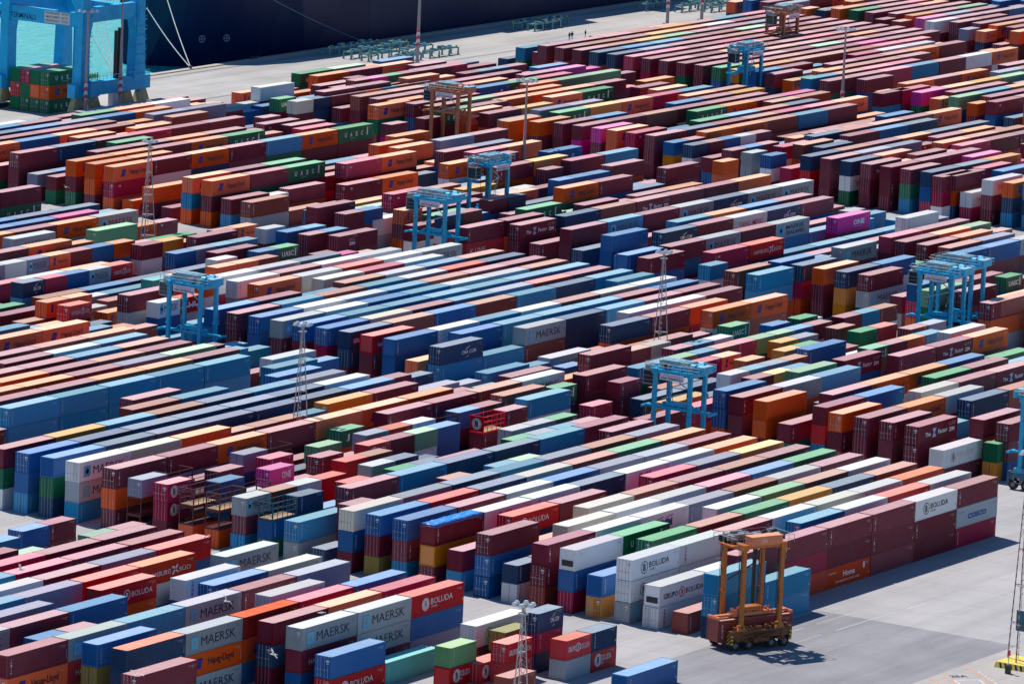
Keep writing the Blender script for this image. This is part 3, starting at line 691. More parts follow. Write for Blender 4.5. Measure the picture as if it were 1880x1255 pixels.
(1, -34, 568.20, [(784.4, 40, 10000, 1200, 1000), (796.7, 40, 10500, 1300, 0), (809.0, 40, 1300, 200, 0), (821.4, 40, 1300, 300, 300), (833.7, 40, 900, 500, 0), (846.1, 40, 30, 1000), (858.4, 40, 1700, 1600), (885.7, 40, 10000, 324, 200)]),
(1, -33, 563.73, [(786.5, 20, 11303, 800, 1000), (792.7, 20, 312, 1200, 900), (808.9, 40, 11300, 1200, 500), (821.2, 40, 0, 100, 800), (833.6, 40, 1300, 1600, 200), (845.9, 40, 1300, 0, 1600), (858.3, 40, 1000, 300)]),
(1, -32, 559.27, [(784.1, 40, 1000), (796.4, 20, 100), (802.6, 20, 100), (808.8, 40, 10501, 800, 900), (821.1, 40, 1300, 900, 0), (833.5, 40, 300, 1300, 0), (845.8, 40, 1300, 900, 0), (858.1, 40, 1202, 300, 1600)]),
(1, -31, 554.81, [(783.9, 40, 1000, 300), (796.3, 20, 0, 500), (802.4, 40, 0, 0), (814.8, 20, 100, 1600), (821.0, 40, 1400, 100, 100), (833.3, 40, 200, 0, 200), (845.6, 40, 1300, 1000, 1200), (864.2, 20, 1300, 1200)]),
(1, -30, 550.34, [(783.8, 40, 10800, 1000, 1000), (796.1, 40, 0, 300, 0), (808.5, 20, 1000, 900, 300), (814.6, 20, 1000, 1000, 200), (820.8, 40, 100, 800, 1200), (833.1, 40, 1300, 1300, 500), (845.5, 40, 1000, 1000, 300), (857.8, 40, 100, 1300, 0)]),
(1, -29, 545.88, [(783.6, 40, 10000, 0, 1000), (796.0, 40, 1000, 1000, 1300), (808.3, 40, 100, 0, 0), (820.7, 40, 1000, 0, 800), (833.0, 40, 1200, 0, 200), (845.4, 40, 300, 200, 0), (857.7, 40, 900, 100, 0)]),
(1, -28, 541.42, [(783.5, 40, 10800, 800, 1000), (795.8, 40, 1300, 100, 300), (808.2, 40, 1300, 200, 100), (820.5, 40, 1000, 1200, 800), (832.9, 40, 100, 1200, 1200), (845.2, 40, 0, 1300, 500), (857.5, 40, 0, 0, 800)]),
(1, -27, 536.95, [(783.3, 40, 11203, 0, 0), (795.7, 40, 1300, 0, 1600), (808.0, 40, 800, 500, 800), (820.4, 40, 1000, 800, 800), (832.7, 40, 1300, 300, 0), (845.0, 40, 1300, 0, 0), (857.4, 40, 100, 300, 900)]),
(1, -26, 532.49, [(783.2, 40, 10800, 0, 800), (795.5, 40, 1000, 1300, 800), (807.9, 40, 1000, 1300, 800), (820.2, 40, 1000, 0, 800), (832.6, 40, 1000, 500, 900), (844.9, 40, 1000, 0, 1600), (857.2, 40, 1000, 300, 1600), (881.9, 40, 10800, 800, 0)]),
(1, -25, 528.03, [(783.0, 40, 10800, 200, 0), (795.4, 40, 1400, 200, 1200), (807.7, 40, 0, 800, 900), (820.1, 40, 1000, 1000, 500), (832.4, 40, 1500, 900, 0), (844.8, 40, 300, 800, 1600), (857.1, 40, 0, 1000, 0), (881.8, 40, 10000, 800, 0)]),
(1, -24, 523.56, [(782.9, 40, 10909, 900, 0), (795.2, 40, 100, 0, 0), (807.6, 40, 10800, 0, 100), (819.9, 40, 10100, 500, 0), (832.3, 40, 11000, 1600, 500), (844.6, 40, 10900, 0, 1600), (857.0, 40, 1000, 1200, 1300)]),
(1, -23, 519.10, [(782.7, 40, 10311, 0, 0), (795.1, 40, 800), (807.4, 40, 500), (819.8, 40, 100), (832.1, 40, 0), (844.5, 40, 501), (856.8, 40, 1000, 800, 500), (887.7, 20, 1000, 1300, 500)]),
(1, -22, 514.64, [(782.6, 40, 10800, 800, 800), (794.9, 40, 1300, 900, 200), (807.3, 40, 1000, 1000, 300), (819.6, 40, 1300, 1000, 0), (832.0, 40, 100, 1300, 0), (844.3, 40, 1400, 1200, 0), (856.7, 40, 1300, 0, 0)]),
(1, -21, 510.17, [(782.5, 40, 501, 1300), (794.8, 40, 10800, 800, 500), (807.1, 40, 1000, 1000, 800), (819.5, 40, 1000, 1000, 100), (831.8, 40, 1000, 1300, 0), (844.2, 40, 0, 0, 1000), (856.5, 40, 800, 0, 800), (881.2, 40, 10100, 0, 0)]),
(1, -20, 505.71, [(782.3, 40, 10917, 11000, 800), (794.6, 40, 11000, 1000), (807.0, 40, 11202, 10100, 1000), (819.3, 40, 10900, 900, 1000), (831.7, 40, 1000, 200, 0), (844.0, 40, 0, 0, 800), (856.4, 40, 0, 0, 500), (881.1, 40, 11000, 1000, 500)]),
(1, -19, 501.25, [(782.1, 40, 200), (794.5, 40, 100), (806.8, 40, 100), (819.2, 40, 100), (831.5, 40, 1300, 200, 300), (843.9, 40, 1300, 0, 1300), (856.2, 40, 0, 900, 300)]),
(1, -18, 496.79, [(782.0, 40, 11000, 0), (794.4, 20, 1000, 100), (800.5, 40, 1202, 1300), (812.9, 20, 100, 1000), (819.0, 40, 10900, 501, 1200), (831.4, 40, 10000, 501, 0), (843.7, 40, 500, 200, 200), (862.2, 20, 1610, 300)]),
(1, -17, 492.32, [(781.9, 40, 0, 500), (797.8, 20, 800, 300), (812.7, 40, 100, 200), (825.1, 40, 0, 200), (837.4, 20, 0, 0), (843.6, 40, 10501, 1300, 200), (855.9, 40, 10501, 100, 800)]),
(1, -15, 485.27, [(781.6, 40, 500, 0), (794.0, 40, 10000, 0, 0), (806.3, 20, 100, 900, 0), (812.5, 20, 1400, 1300, 0), (818.7, 40, 1202, 0), (831.0, 20, 900), (837.2, 20, 1610, 1600, 0), (843.4, 40, 900), (855.7, 40, 1300, 100)]),
(1, -14, 480.81, [(781.5, 40, 100, 1200), (793.8, 40, 100, 500), (806.2, 20, 1915, 300), (812.3, 20, 0, 1200, 200), (818.5, 20, 1000, 800, 0), (824.7, 20, 1300, 1000, 800), (830.9, 40, 1000), (843.2, 20, 800, 1000, 300), (852.3, 20, 1600, 1600, 0)]),
(1, -13, 476.34, [(778.3, 40, 10000, 0, 0), (793.7, 20, 1000, 1600, 0), (799.9, 20, 1000, 800, 500), (806.0, 20, 1700, 1600, 0), (812.2, 20, 1000, 1600, 0), (818.4, 20, 100, 0, 900), (824.5, 20, 200, 0, 200), (830.7, 20, 1700, 900, 1300), (836.9, 20, 1700, 900, 0), (843.0, 20, 800, 0, 0), (849.2, 20, 0, 1300, 1000), (859.1, 20, 0, 900, 500), (865.3, 20, 1000, 900, 100), (871.5, 20, 100, 1300, 0)]),
(1, -12, 471.88, [(781.2, 20, 10000, 0, 0), (793.5, 20, 100, 300), (799.7, 20, 900, 1300), (805.9, 20, 10200, 800, 0), (812.0, 20, 501, 200, 1600), (824.4, 20, 200), (830.6, 20, 600, 0, 200), (836.7, 20, 1500, 1300, 0), (849.1, 20, 100, 0, 0), (861.4, 20, 501, 900)]),
(1, -11, 467.42, [(781.0, 40, 10900, 100), (793.4, 40, 900, 900), (805.7, 20, 1500, 1000), (811.9, 20, 500, 200, 1200), (818.1, 20, 1202, 0), (824.2, 20, 600, 1200, 900), (830.4, 20, 1610, 0, 1300), (836.6, 40, 0, 300), (848.9, 20, 1625, 0, 800), (855.1, 20, 300, 1300, 0), (861.3, 20, 0)]),
(1, -10, 462.95, [(780.9, 40, 600, 900), (793.2, 20, 900, 1300), (799.4, 20, 1300, 300, 1000), (805.6, 20, 1000, 1000, 0), (811.8, 20, 1500, 800, 500), (817.9, 20, 100, 0, 0), (824.1, 40, 10800, 0, 1000), (836.4, 40, 1300, 0), (848.8, 20, 1200, 900), (857.6, 20, 0, 1600, 500), (863.8, 20, 1500, 0, 0), (885.8, 40, 10000, 500, 1200)]),
(1, -9, 458.49, [(780.7, 40, 10200, 500), (793.1, 20, 1300, 500), (799.3, 20, 0, 0, 500), (805.4, 20, 600, 500, 200), (811.6, 20, 1000, 1000, 0), (817.8, 40, 501, 0), (830.1, 20, 501), (836.3, 20, 1610, 100, 0), (842.5, 20, 0, 0, 1200), (848.6, 20, 500, 1300, 1000), (854.8, 20, 1000, 1000, 900), (861.0, 20, 0)]),
(1, -8, 454.03, [(783.2, 40, 10800, 800, 500), (805.3, 40, 1700, 0, 100), (819.8, 40, 10016, 800, 800), (842.3, 40, 1700), (854.7, 40, 1300, 500, 300)]),
(1, -7, 449.57, [(780.5, 40, 10000, 0, 0), (792.8, 40, 11200, 500, 1200), (805.1, 40, 11000, 800, 300), (817.5, 40, 0), (829.8, 40, 10000, 900, 800), (842.2, 40, 10016, 100, 900), (854.5, 40, 10501, 0, 0)]),
(1, -6, 445.10, [(780.3, 40, 10500, 10500, 0), (798.8, 40, 1500, 0), (811.2, 40, 0, 1300), (823.5, 40, 1202, 300), (835.9, 20, 1300, 800), (842.0, 40, 0, 500), (854.4, 40, 1610, 500)]),
(1, -5, 440.64, [(780.1, 40, 10000, 1600), (792.5, 40, 0, 1600, 800), (804.8, 40, 501, 1300, 0), (817.2, 40, 501, 0, 200), (829.5, 40, 800, 1000, 800), (848.0, 40, 1000, 0), (860.4, 20, 1300, 200)]),
(1, -4, 436.18, [(782.8, 40, 10000, 300, 1000), (795.1, 40, 10800, 100, 1300), (817.0, 40, 1600, 500, 300), (829.4, 40, 0, 1300, 0), (841.7, 40, 0, 0), (854.1, 40, 1000, 0)]),
(1, -3, 431.71, [(779.9, 40, 10500, 0, 200), (792.2, 40, 0), (804.5, 40, 1400, 1300, 500), (816.9, 40, 0, 1300, 800), (829.2, 40, 10016, 900, 1000), (847.8, 40, 0)]),
(1, -2, 427.25, [(779.7, 40, 10000, 0, 0), (792.0, 40, 10501, 800, 0), (804.4, 40, 1300, 300, 800), (822.9, 40, 800, 1600), (835.3, 40, 800, 1200)]),
(1, -1, 422.79, [(779.6, 40, 10000, 0, 0), (791.9, 40, 1000, 500), (804.2, 40, 10900, 0, 0), (816.6, 40, 100, 800, 900), (828.9, 20, 0, 200)]),
(1, 0, 418.32, [(779.4, 40, 10016, 10000, 0), (791.8, 40, 900), (804.1, 40, 0), (816.5, 40, 501)]),
(1, 1, 413.86, [(779.3, 40, 11305, 0), (791.6, 40, 10000, 500, 300)]),
(1, 1.9, 410.14, [(789.5, 40, 1600, 600), (801.9, 40, 1600, 600)]),
(1, 2, 409.40, [(791.5, 40, 10000, 0, 800)]),
(2, -69, 724.41, [(938.7, 40, 0), (951.0, 40, 1300), (963.4, 20, 1000), (969.6, 20, 0), (975.7, 20, 0), (981.9, 40, 1500), (994.3, 40, 0), (1006.6, 40, 30)]),
(2, -68, 719.94, [(932.5, 40, 0), (944.9, 40, 0), (957.2, 40, 30), (969.6, 20, 0), (975.7, 40, 0), (988.1, 20, 100), (994.3, 40, 30), (1006.6, 40, 0)]),
(2, -67, 715.48, [(926.4, 40, 100), (938.7, 40, 501), (951.0, 20, 100), (957.2, 40, 501), (969.6, 20, 501), (975.7, 40, 800), (988.1, 40, 500), (1000.4, 40, 501), (1012.8, 20, 100)]),
(2, -66, 711.02, [(926.4, 40, 0), (938.7, 40, 0), (951.0, 20, 1610), (957.2, 40, 800), (969.6, 20, 501), (975.7, 20, 500), (981.9, 40, 900), (994.3, 40, 900), (1006.6, 40, 0)]),
(2, -65, 706.55, [(920.2, 40, 0), (932.5, 40, 1000), (944.9, 40, 0), (957.2, 40, 0), (969.6, 40, 900), (981.9, 40, 900), (994.3, 20, 0), (1000.4, 40, 30), (1012.8, 20, 0)]),
(2, -64, 702.09, [(907.9, 20, 1700), (914.0, 40, 1700), (926.4, 40, 0), (938.7, 40, 0), (951.0, 40, 0), (963.4, 40, 1915), (975.7, 40, 200), (988.1, 40, 1000), (1000.4, 40, 100), (1012.8, 20, 0)]),
(2, -63, 697.63, [(901.7, 40, 1610, 1200, 1000), (914.0, 40, 800, 900, 100), (926.4, 40, 0, 500, 200), (938.7, 20, 100), (944.9, 40, 1610, 800, 800), (957.2, 40, 500, 800, 500), (969.6, 40, 1300, 0, 0), (981.9, 40, 1000, 1200), (994.3, 40, 1300, 1300), (1006.6, 40, 11300, 100, 800)]),
(2, -62, 693.16, [(895.5, 40, 0, 0, 0), (907.9, 40, 900, 300, 800), (920.2, 40, 800, 300, 800), (932.5, 40, 1500, 1600, 0), (944.9, 40, 800, 0, 0), (957.2, 40, 500, 100, 800), (969.6, 40, 0, 1300), (981.9, 40, 0, 1000), (994.3, 20, 800, 0), (1000.4, 40, 800, 900), (1012.8, 20, 0, 0)]),
(2, -61, 688.70, [(895.5, 40, 900, 0, 0), (907.9, 40, 0, 1200, 300), (920.2, 40, 0, 300, 1200), (932.5, 40, 0, 1000, 500), (944.9, 20, 600, 900, 300), (951.0, 20, 501, 500, 800), (957.2, 40, 1500, 500, 0), (969.6, 40, 1500, 1300, 900), (1000.4, 20, 1610, 0, 1200)]),
(2, -60, 684.24, [(895.5, 40, 501, 500, 1000), (907.9, 40, 800, 800, 800), (920.2, 40, 501, 800, 300), (932.5, 40, 0, 1300, 900), (944.9, 20, 1300, 1300, 0), (951.0, 20, 100, 200, 0), (957.2, 40, 100, 1300, 0), (969.6, 40, 0, 800), (1000.4, 20, 1400, 0, 900), (1006.6, 20, 900, 900, 200), (1012.8, 20, 0, 0, 0), (1019.0, 20, 16, 1100, 0), (1025.1, 20, 500, 0, 0), (1031.3, 20, 1000, 0, 0), (1037.5, 20, 0, 0, 0), (1043.6, 20, 0, 0, 0)]),
(2, -59, 679.78, [(895.5, 40, 0, 1600), (907.9, 40, 1500, 0), (920.2, 40, 500, 0, 800), (932.5, 20, 500, 1600, 200), (938.7, 40, 500, 0, 0), (951.0, 40, 501, 0), (963.4, 40, 500, 500), (975.7, 20, 900, 1000)]),
(2, -58, 675.31, [(895.5, 40, 10000, 0, 0), (907.9, 40, 10900, 0, 300), (920.2, 40, 0, 0, 0), (932.5, 40, 230, 1000, 0), (944.9, 40, 0, 900, 300), (957.2, 40, 0, 0, 500), (975.7, 20, 0, 1600, 800)]),
(2, -57, 670.85, [(895.5, 20, 1500, 0), (901.7, 20, 800, 0), (907.9, 40, 800, 1000), (920.2, 40, 1610, 500, 1600), (932.5, 20, 100, 500), (938.7, 40, 501, 200), (951.0, 40, 501, 800), (963.4, 40, 501, 200), (975.7, 20, 200, 1300)]),
(2, -56, 666.39, [(895.5, 20, 0, 1600), (907.9, 40, 0, 1200, 1000), (920.2, 40, 0, 100, 300), (932.5, 40, 501, 1200, 300), (944.9, 40, 0, 500, 100), (957.2, 20, 0, 800, 500), (963.4, 40, 30, 500, 300), (975.7, 20, 0, 800), (1003.4, 40, 10501, 1600, 0)]),
(2, -55, 661.92, [(895.5, 40, 501, 0, 1600), (907.9, 40, 500, 800, 100), (920.2, 40, 0, 200, 1200), (932.5, 40, 501, 200, 100), (944.9, 40, 1610, 500, 1200), (957.2, 20, 100, 500, 0), (965.9, 40, 0, 0, 0)]),
(2, -54, 657.46, [(895.5, 40, 501, 501, 0), (907.9, 40, 500, 1200, 1300), (920.2, 40, 500), (932.5, 20, 1610, 0), (938.7, 40, 1000, 200), (951.0, 40, 100, 1300), (963.4, 40, 200, 0, 100), (975.7, 20, 0, 1300)]),
(2, -53, 653.00, [(895.5, 40, 10501, 10230, 501), (907.9, 40, 10000, 1300, 500), (920.2, 40, 10501, 900, 500), (932.5, 40, 10000, 0, 0), (944.9, 40, 11000, 1600, 1000), (957.2, 40, 10501, 0, 500), (969.6, 40, 11610, 0, 1300), (988.1, 20, 0, 1900, 800), (1000.4, 20, 0, 0, 0), (1006.6, 40, 1610, 0, 0), (1019.0, 40, 0, 0, 0)]),
(2, -52, 648.53, [(895.5, 40, 501), (907.9, 20, 500), (914.0, 40, 501), (926.4, 40, 1202), (938.7, 20, 1200), (944.9, 40, 1202), (957.2, 40, 1700), (969.6, 40, 1500)]),
(2, -51, 644.07, [(895.5, 40, 10500, 0), (907.9, 40, 501, 100), (920.2, 40, 100, 0), (932.5, 40, 100, 300), (944.9, 40, 0), (957.2, 40, 0), (969.6, 40, 501)]),
(2, -50, 639.61, [(895.5, 20, 0), (907.9, 40, 800, 900), (920.2, 40, 1700, 1300), (932.5, 40, 1000, 100), (944.9, 40, 1000, 1000), (957.2, 40, 30, 1200), (969.6, 40, 501, 0, 1200)]),
(2, -49, 635.14, [(895.5, 40, 501, 1000, 500), (907.9, 40, 0, 100, 0), (920.2, 40, 1600, 1200, 300), (938.7, 40, 100, 900), (951.0, 20, 0, 800), (957.2, 40, 500, 100, 300), (975.7, 20, 0, 0)]),
(2, -48, 630.68, [(895.5, 40, 10501, 0, 500), (907.9, 40, 10000, 1610, 500), (920.2, 40, 11610, 0, 900), (932.5, 40, 0, 300), (944.9, 20, 30, 0), (951.0, 20, 30, 1200), (957.2, 40, 500, 1600, 100), (972.0, 40, 1500, 800, 200), (984.4, 40, 0, 100, 1600)]),
(2, -47, 626.22, [(895.5, 40, 0, 1000), (907.9, 20, 1300, 1200), (914.0, 40, 10000, 500), (932.5, 40, 10230, 300, 0), (944.9, 40, 10501, 0, 200), (957.2, 20, 100, 1200), (963.4, 40, 501, 1600)]),
(2, -46, 621.75, [(895.5, 40, 10100, 1200), (907.9, 40, 100), (920.2, 20, 0), (926.4, 40, 10030, 0), (938.7, 40, 10501, 1300), (951.0, 20, 900, 300), (960.0, 40, 0, 800, 1600), (972.3, 40, 900, 800, 1200)]),
(2, -45, 617.29, [(963.4, 40, 200, 1300, 200), (975.7, 40, 500, 1600, 500)]),
(2, -44, 612.38, [(947.4, 40, 10501, 1300, 0), (959.7, 40, 0, 0, 0)]),
(2, -43, 607.92, [(895.5, 40, 900, 0), (907.9, 40, 501, 800), (920.2, 40, 100, 500), (932.5, 40, 100, 500), (944.9, 20, 800, 800), (951.0, 40, 800, 0), (963.4, 40, 100), (975.7, 40, 829, 0, 0)]),
(2, -42, 603.46, [(895.5, 40, 1700, 300), (907.9, 40, 1700, 900), (920.2, 40, 1202), (932.5, 20, 1000), (938.7, 40, 600, 500), (951.0, 40, 10000, 500, 300), (963.4, 40, 600, 800, 0), (975.7, 20, 1610)]),
(2, -41, 598.99, [(895.5, 20, 900, 300), (901.7, 20, 900, 1600), (907.9, 40, 10230, 100, 0), (926.4, 40, 0, 900), (938.7, 20, 1500, 1200), (944.9, 20, 1202, 900), (951.0, 20, 1200, 0), (960.8, 20, 0, 0, 500), (969.6, 40, 10000, 800, 0), (981.9, 40, 1000, 0, 900)]),
(2, -40, 594.53, [(895.5, 40, 1300, 1200), (907.9, 40, 0, 100), (920.2, 40, 0, 0), (932.5, 20, 0, 800), (938.7, 40, 501, 100), (951.0, 40, 0, 1000), (963.4, 40, 1000, 100), (975.7, 20, 501, 200)]),
(2, -39, 590.07, [(898.2, 20, 501, 0, 500), (907.9, 40, 1610, 0), (920.2, 40, 1000), (932.5, 40, 1000), (944.9, 20, 100), (951.0, 20, 800, 800, 100), (957.2, 20, 800, 800, 800), (963.4, 20, 800, 800, 1200), (969.6, 40, 0, 500, 800)]),
(2, -38, 585.60, [(895.5, 40, 0, 1300), (907.9, 40, 800, 1000), (920.2, 20, 0, 800, 0), (926.4, 20, 900, 1600, 500), (932.5, 40, 900, 800), (944.9, 40, 0, 1000), (957.2, 20, 0, 900), (963.4, 20, 0, 300), (969.6, 20, 800, 1000), (975.7, 20, 0, 100)]),
(2, -37, 581.14, [(898.5, 20, 900, 1300, 200), (904.6, 20, 0, 800, 0), (920.2, 40, 0, 200), (932.5, 20, 30, 0), (938.7, 40, 10501, 1600, 1000), (951.0, 40, 10000, 800, 1300), (963.4, 40, 900, 500), (975.7, 40, 10000, 0, 0), (996.6, 20, 500, 500, 800)]),
(2, -36.3, 580.71, [(981.1, 40, 1000), (993.5, 40, 1000)]),
(2, -36, 576.68, [(895.5, 40, 0, 1300), (907.9, 40, 1700, 300), (920.2, 40, 1700, 200), (932.5, 20, 1700, 100), (938.7, 40, 800, 100), (951.0, 20, 0, 1600), (957.2, 40, 0, 0), (969.6, 40, 501, 200)]),
(2, -35, 572.21, [(895.5, 40, 501, 900), (911.4, 40, 1610, 800, 0), (926.4, 40, 900, 200), (938.7, 40, 0, 0), (951.0, 40, 0, 500), (963.4, 40, 0, 0), (975.7, 20, 900, 0)]),
(2, -34, 567.75, [(898.3, 40, 0, 500, 0), (914.0, 20, 1500, 0), (924.1, 40, 0, 800, 100), (938.7, 40, 1500, 0), (951.0, 40, 1500, 800), (963.4, 40, 1500, 1000), (975.7, 20, 1500, 500)]),
(2, -33, 563.29, [(895.5, 40, 10016, 0, 200), (910.4, 40, 10900, 0, 800), (922.8, 40, 100, 800, 1600), (935.3, 40, 16, 100, 800), (947.6, 40, 0, 1300, 1300), (960.0, 40, 0, 1600, 900), (972.3, 40, 500, 0, 800)]),
(2, -32, 558.82, [(895.5, 40, 0, 0), (907.9, 40, 100, 500), (920.2, 20, 800, 900), (926.4, 20, 800, 100), (932.5, 40, 1300, 500), (944.9, 40, 100, 300), (957.2, 40, 800, 900), (969.6, 40, 800, 900)]),
(2, -31, 554.36, [(898.4, 40, 10000, 0, 1000), (910.8, 40, 1002, 1300, 0), (923.5, 40, 10000, 300, 0), (935.8, 40, 1202, 0, 900), (948.2, 40, 917, 0, 1600), (960.5, 40, 1202, 100, 500), (972.9, 40, 1202, 300, 0)]),
(2, -30, 549.90, [(895.5, 40, 900, 800), (907.9, 20, 0, 0), (914.0, 40, 30, 100), (926.4, 40, 1500, 900), (938.7, 40, 0, 0), (951.0, 20, 0, 0), (957.2, 20, 1202, 1200), (963.4, 40, 0, 1000), (975.7, 20, 100, 900)]),
(2, -29, 545.43, [(897.9, 40, 10800, 800, 100), (920.2, 40, 1000, 500, 0), (932.5, 40, 500, 800, 100), (944.9, 40, 800, 900, 800), (957.2, 40, 0, 200, 800), (969.6, 20, 900, 800), (975.7, 20, 0, 100)]),
(2, -28, 540.97, [(895.5, 40, 1000, 1000), (907.9, 40, 10917, 1300, 300), (920.2, 40, 0, 900, 1300), (932.5, 40, 1321, 1200, 800), (944.9, 40, 917, 1200, 0), (957.2, 40, 10000, 800, 100), (975.7, 20, 1202, 300)]),
(2, -27, 536.51, [(895.5, 40, 1000, 100), (907.9, 40, 600, 500), (920.2, 20, 100, 1000), (926.4, 40, 100, 200), (938.7, 40, 200, 1200), (951.0, 40, 0, 0), (963.4, 40, 1000, 800), (975.7, 20, 1000, 1000)]),
(2, -26, 532.04, [(895.5, 40, 0, 1000, 0), (907.9, 40, 1202, 0, 800), (920.2, 40, 0, 900, 1200), (932.5, 40, 11204, 1000, 0), (944.9, 40, 1000, 0), (957.2, 40, 1000, 0), (969.6, 40, 0)]),
(2, -25, 527.58, [(895.5, 40, 900), (907.9, 40, 100), (920.2, 40, 0), (932.5, 40, 0), (947.2, 40, 11915, 200, 300), (969.6, 40, 1000, 0)]),
(2, -24, 523.12, [(895.5, 40, 10230, 200, 200), (907.9, 40, 10311, 900, 1200), (920.2, 40, 1000, 1300), (932.5, 40, 1000, 800), (944.9, 40, 1000, 1300), (957.2, 40, 1000, 1200), (969.6, 40, 1500, 1600)]),
(2, -23, 518.66, [(895.5, 20, 0, 1200), (901.7, 20, 800, 900), (907.9, 40, 0, 200), (920.2, 40, 0, 500), (932.5, 40, 0, 1300), (944.9, 40, 0, 1000), (957.2, 40, 11300, 800, 0), (969.6, 40, 0, 0)]),
(2, -22, 514.19, [(895.5, 40, 0, 200), (907.9, 40, 0, 800), (920.2, 40, 1500, 0), (932.5, 40, 1500, 0), (944.9, 40, 1500, 0), (957.2, 40, 1500, 1200), (969.6, 40, 1700, 1600)]),
(2, -21, 509.73, [(895.5, 40, 800, 1000, 1000), (907.9, 20, 800, 0, 500), (917.8, 40, 11202, 0, 1000), (934.9, 40, 200, 0, 800), (947.3, 40, 0, 800, 1200), (969.6, 20, 900, 500), (975.7, 20, 100, 0)]),
(2, -20, 505.27, [(895.5, 40, 900, 200, 500), (907.9, 40, 900), (920.2, 40, 900), (932.5, 40, 0, 800, 200), (944.9, 40, 500, 0, 0), (963.4, 40, 1500), (975.7, 20, 1500)]),
(2, -19, 500.80, [(895.5, 40, 10500, 0, 0), (907.9, 40, 1610, 1200), (920.2, 40, 1600, 300), (932.5, 40, 10000, 900, 200), (944.9, 40, 500, 1200, 1200), (957.2, 40, 1300), (969.6, 40, 200)]),
(2, -18, 496.34, [(895.5, 40, 10900, 600, 600), (907.9, 40, 800, 1300, 1600), (920.2, 40, 200), (932.5, 40, 100, 800, 1200), (944.9, 40, 1500, 200, 100), (957.2, 40, 900, 0), (969.6, 40, 100, 900)]),
(2, -17, 491.88, [(895.5, 40, 10000, 11203, 900), (907.9, 20, 1000), (914.0, 40, 30), (926.4, 40, 10800, 300, 1000), (938.7, 40, 10800, 0, 0), (951.0, 40, 1202, 0, 800)]),
(2, -15, 485.27, [(895.5, 40, 0, 1200), (907.9, 40, 0, 800), (920.2, 40, 0, 100), (932.5, 40, 501), (944.9, 40, 1000)]),
(2, -14, 480.81, [(893.0, 40, 800, 200, 500), (907.9, 20, 0, 0), (914.0, 40, 0), (926.4, 20, 100), (932.5, 20, 0, 100), (938.7, 40, 1500, 1200)]),
(2, -13, 476.34, [(889.3, 40, 11700, 1600, 0), (907.9, 20, 1000), (916.5, 20, 1610, 800, 0), (932.5, 40, 800)]),
(2, -12, 471.88, [(892.4, 40, 10000, 0, 1200), (907.9, 40, 501, 0), (920.2, 40, 500, 1300)]),
(2, -11, 467.42, [(895.5, 40, 30), (907.9, 20, 900, 0), (914.0, 40, 100, 1200)]),
(2, -10, 462.95, [(889.3, 40, 100, 800, 900), (907.9, 20, 501, 1300)]),
(2, -9, 458.49, [(895.5, 40, 0, 100)]),
(3, -67, 716.37, [(1036.1, 40, 30), (1048.4, 40, 1610, 1000), (1060.8, 40, 1700, 1300), (1073.1, 20, 501, 300), (1079.3, 40, 800, 900), (1091.6, 20, 800)]),
(3, -66, 711.91, [(1036.1, 40, 501), (1048.4, 40, 500, 1000), (1060.8, 40, 0, 800), (1073.1, 40, 500, 1000), (1085.5, 40, 30)]),
(3, -65.3, 709.93, [(1017.3, 20, 501, 0), (1023.5, 20, 1300, 1300)]),
(3, -65, 707.45, [(1042.3, 40, 30), (1054.6, 20, 0, 200), (1060.8, 20, 0), (1067.0, 40, 0), (1079.3, 40, 0, 800), (1091.6, 20, 0, 0)]),
(3, -64, 702.98, [(1036.1, 40, 0, 800), (1048.4, 20, 1915, 100), (1054.6, 20, 1600, 1300), (1060.8, 20, 1000, 0), (1067.0, 20, 0, 1000), (1073.1, 40, 30, 0), (1085.5, 40, 1500, 1300)]),
(3, -63, 698.52, [(1011.4, 40, 200), (1023.8, 40, 800), (1036.1, 40, 0, 100), (1048.4, 40, 1000, 200), (1060.8, 20, 500, 1200), (1067.0, 20, 500, 0), (1073.1, 20, 600, 1000), (1079.3, 20, 1610, 800), (1085.5, 40, 0, 100)]),
(3, -62, 694.06, [(1011.4, 40, 800, 0), (1023.8, 40, 0, 1200), (1036.1, 20, 0, 0, 0), (1042.3, 20, 1900, 0, 0), (1048.4, 20, 1600, 0, 900), (1054.6, 20, 0, 100, 800), (1060.8, 20, 0, 800, 300), (1067.0, 20, 0, 0, 900), (1073.1, 20, 200, 100, 800), (1079.3, 40, 200), (1091.6, 20, 100, 1300)]),
(3, -61, 689.59, [(1011.4, 40, 900), (1023.8, 40, 200), (1036.1, 40, 0), (1048.4, 40, 0, 0), (1060.8, 40, 100), (1073.1, 40, 0, 1300), (1085.5, 20, 800, 1600)]),
(3, -60, 685.13, [(1011.4, 40, 0, 0, 0), (1023.8, 40, 0, 200, 800), (1036.1, 20, 0, 800, 300), (1042.3, 40, 500, 0, 1600), (1054.6, 20, 501, 0, 500), (1064.4, 20, 0, 0, 0), (1070.6, 20, 900, 900, 900), (1076.8, 20, 900, 300, 800), (1083.0, 20, 0, 1300, 0), (1091.6, 20, 1700, 100)]),
(3, -59, 680.67, [(1011.4, 40, 0, 1000), (1023.8, 20, 501, 500), (1029.9, 40, 501, 200), (1042.3, 40, 0, 300), (1054.6, 40, 0, 200), (1067.0, 20, 1610, 0), (1073.1, 40, 0, 100), (1085.5, 20, 0, 800), (1091.6, 20, 200, 0)]),
(3, -58, 676.20, [(1011.4, 40, 100, 0, 0), (1023.8, 40, 100, 1200, 100), (1036.1, 40, 900, 1000, 900), (1048.4, 40, 0, 800, 0), (1060.8, 40, 0, 0, 300), (1073.1, 20, 0, 0, 500), (1079.3, 40, 800, 300, 1600), (1091.6, 20, 100, 0)]),
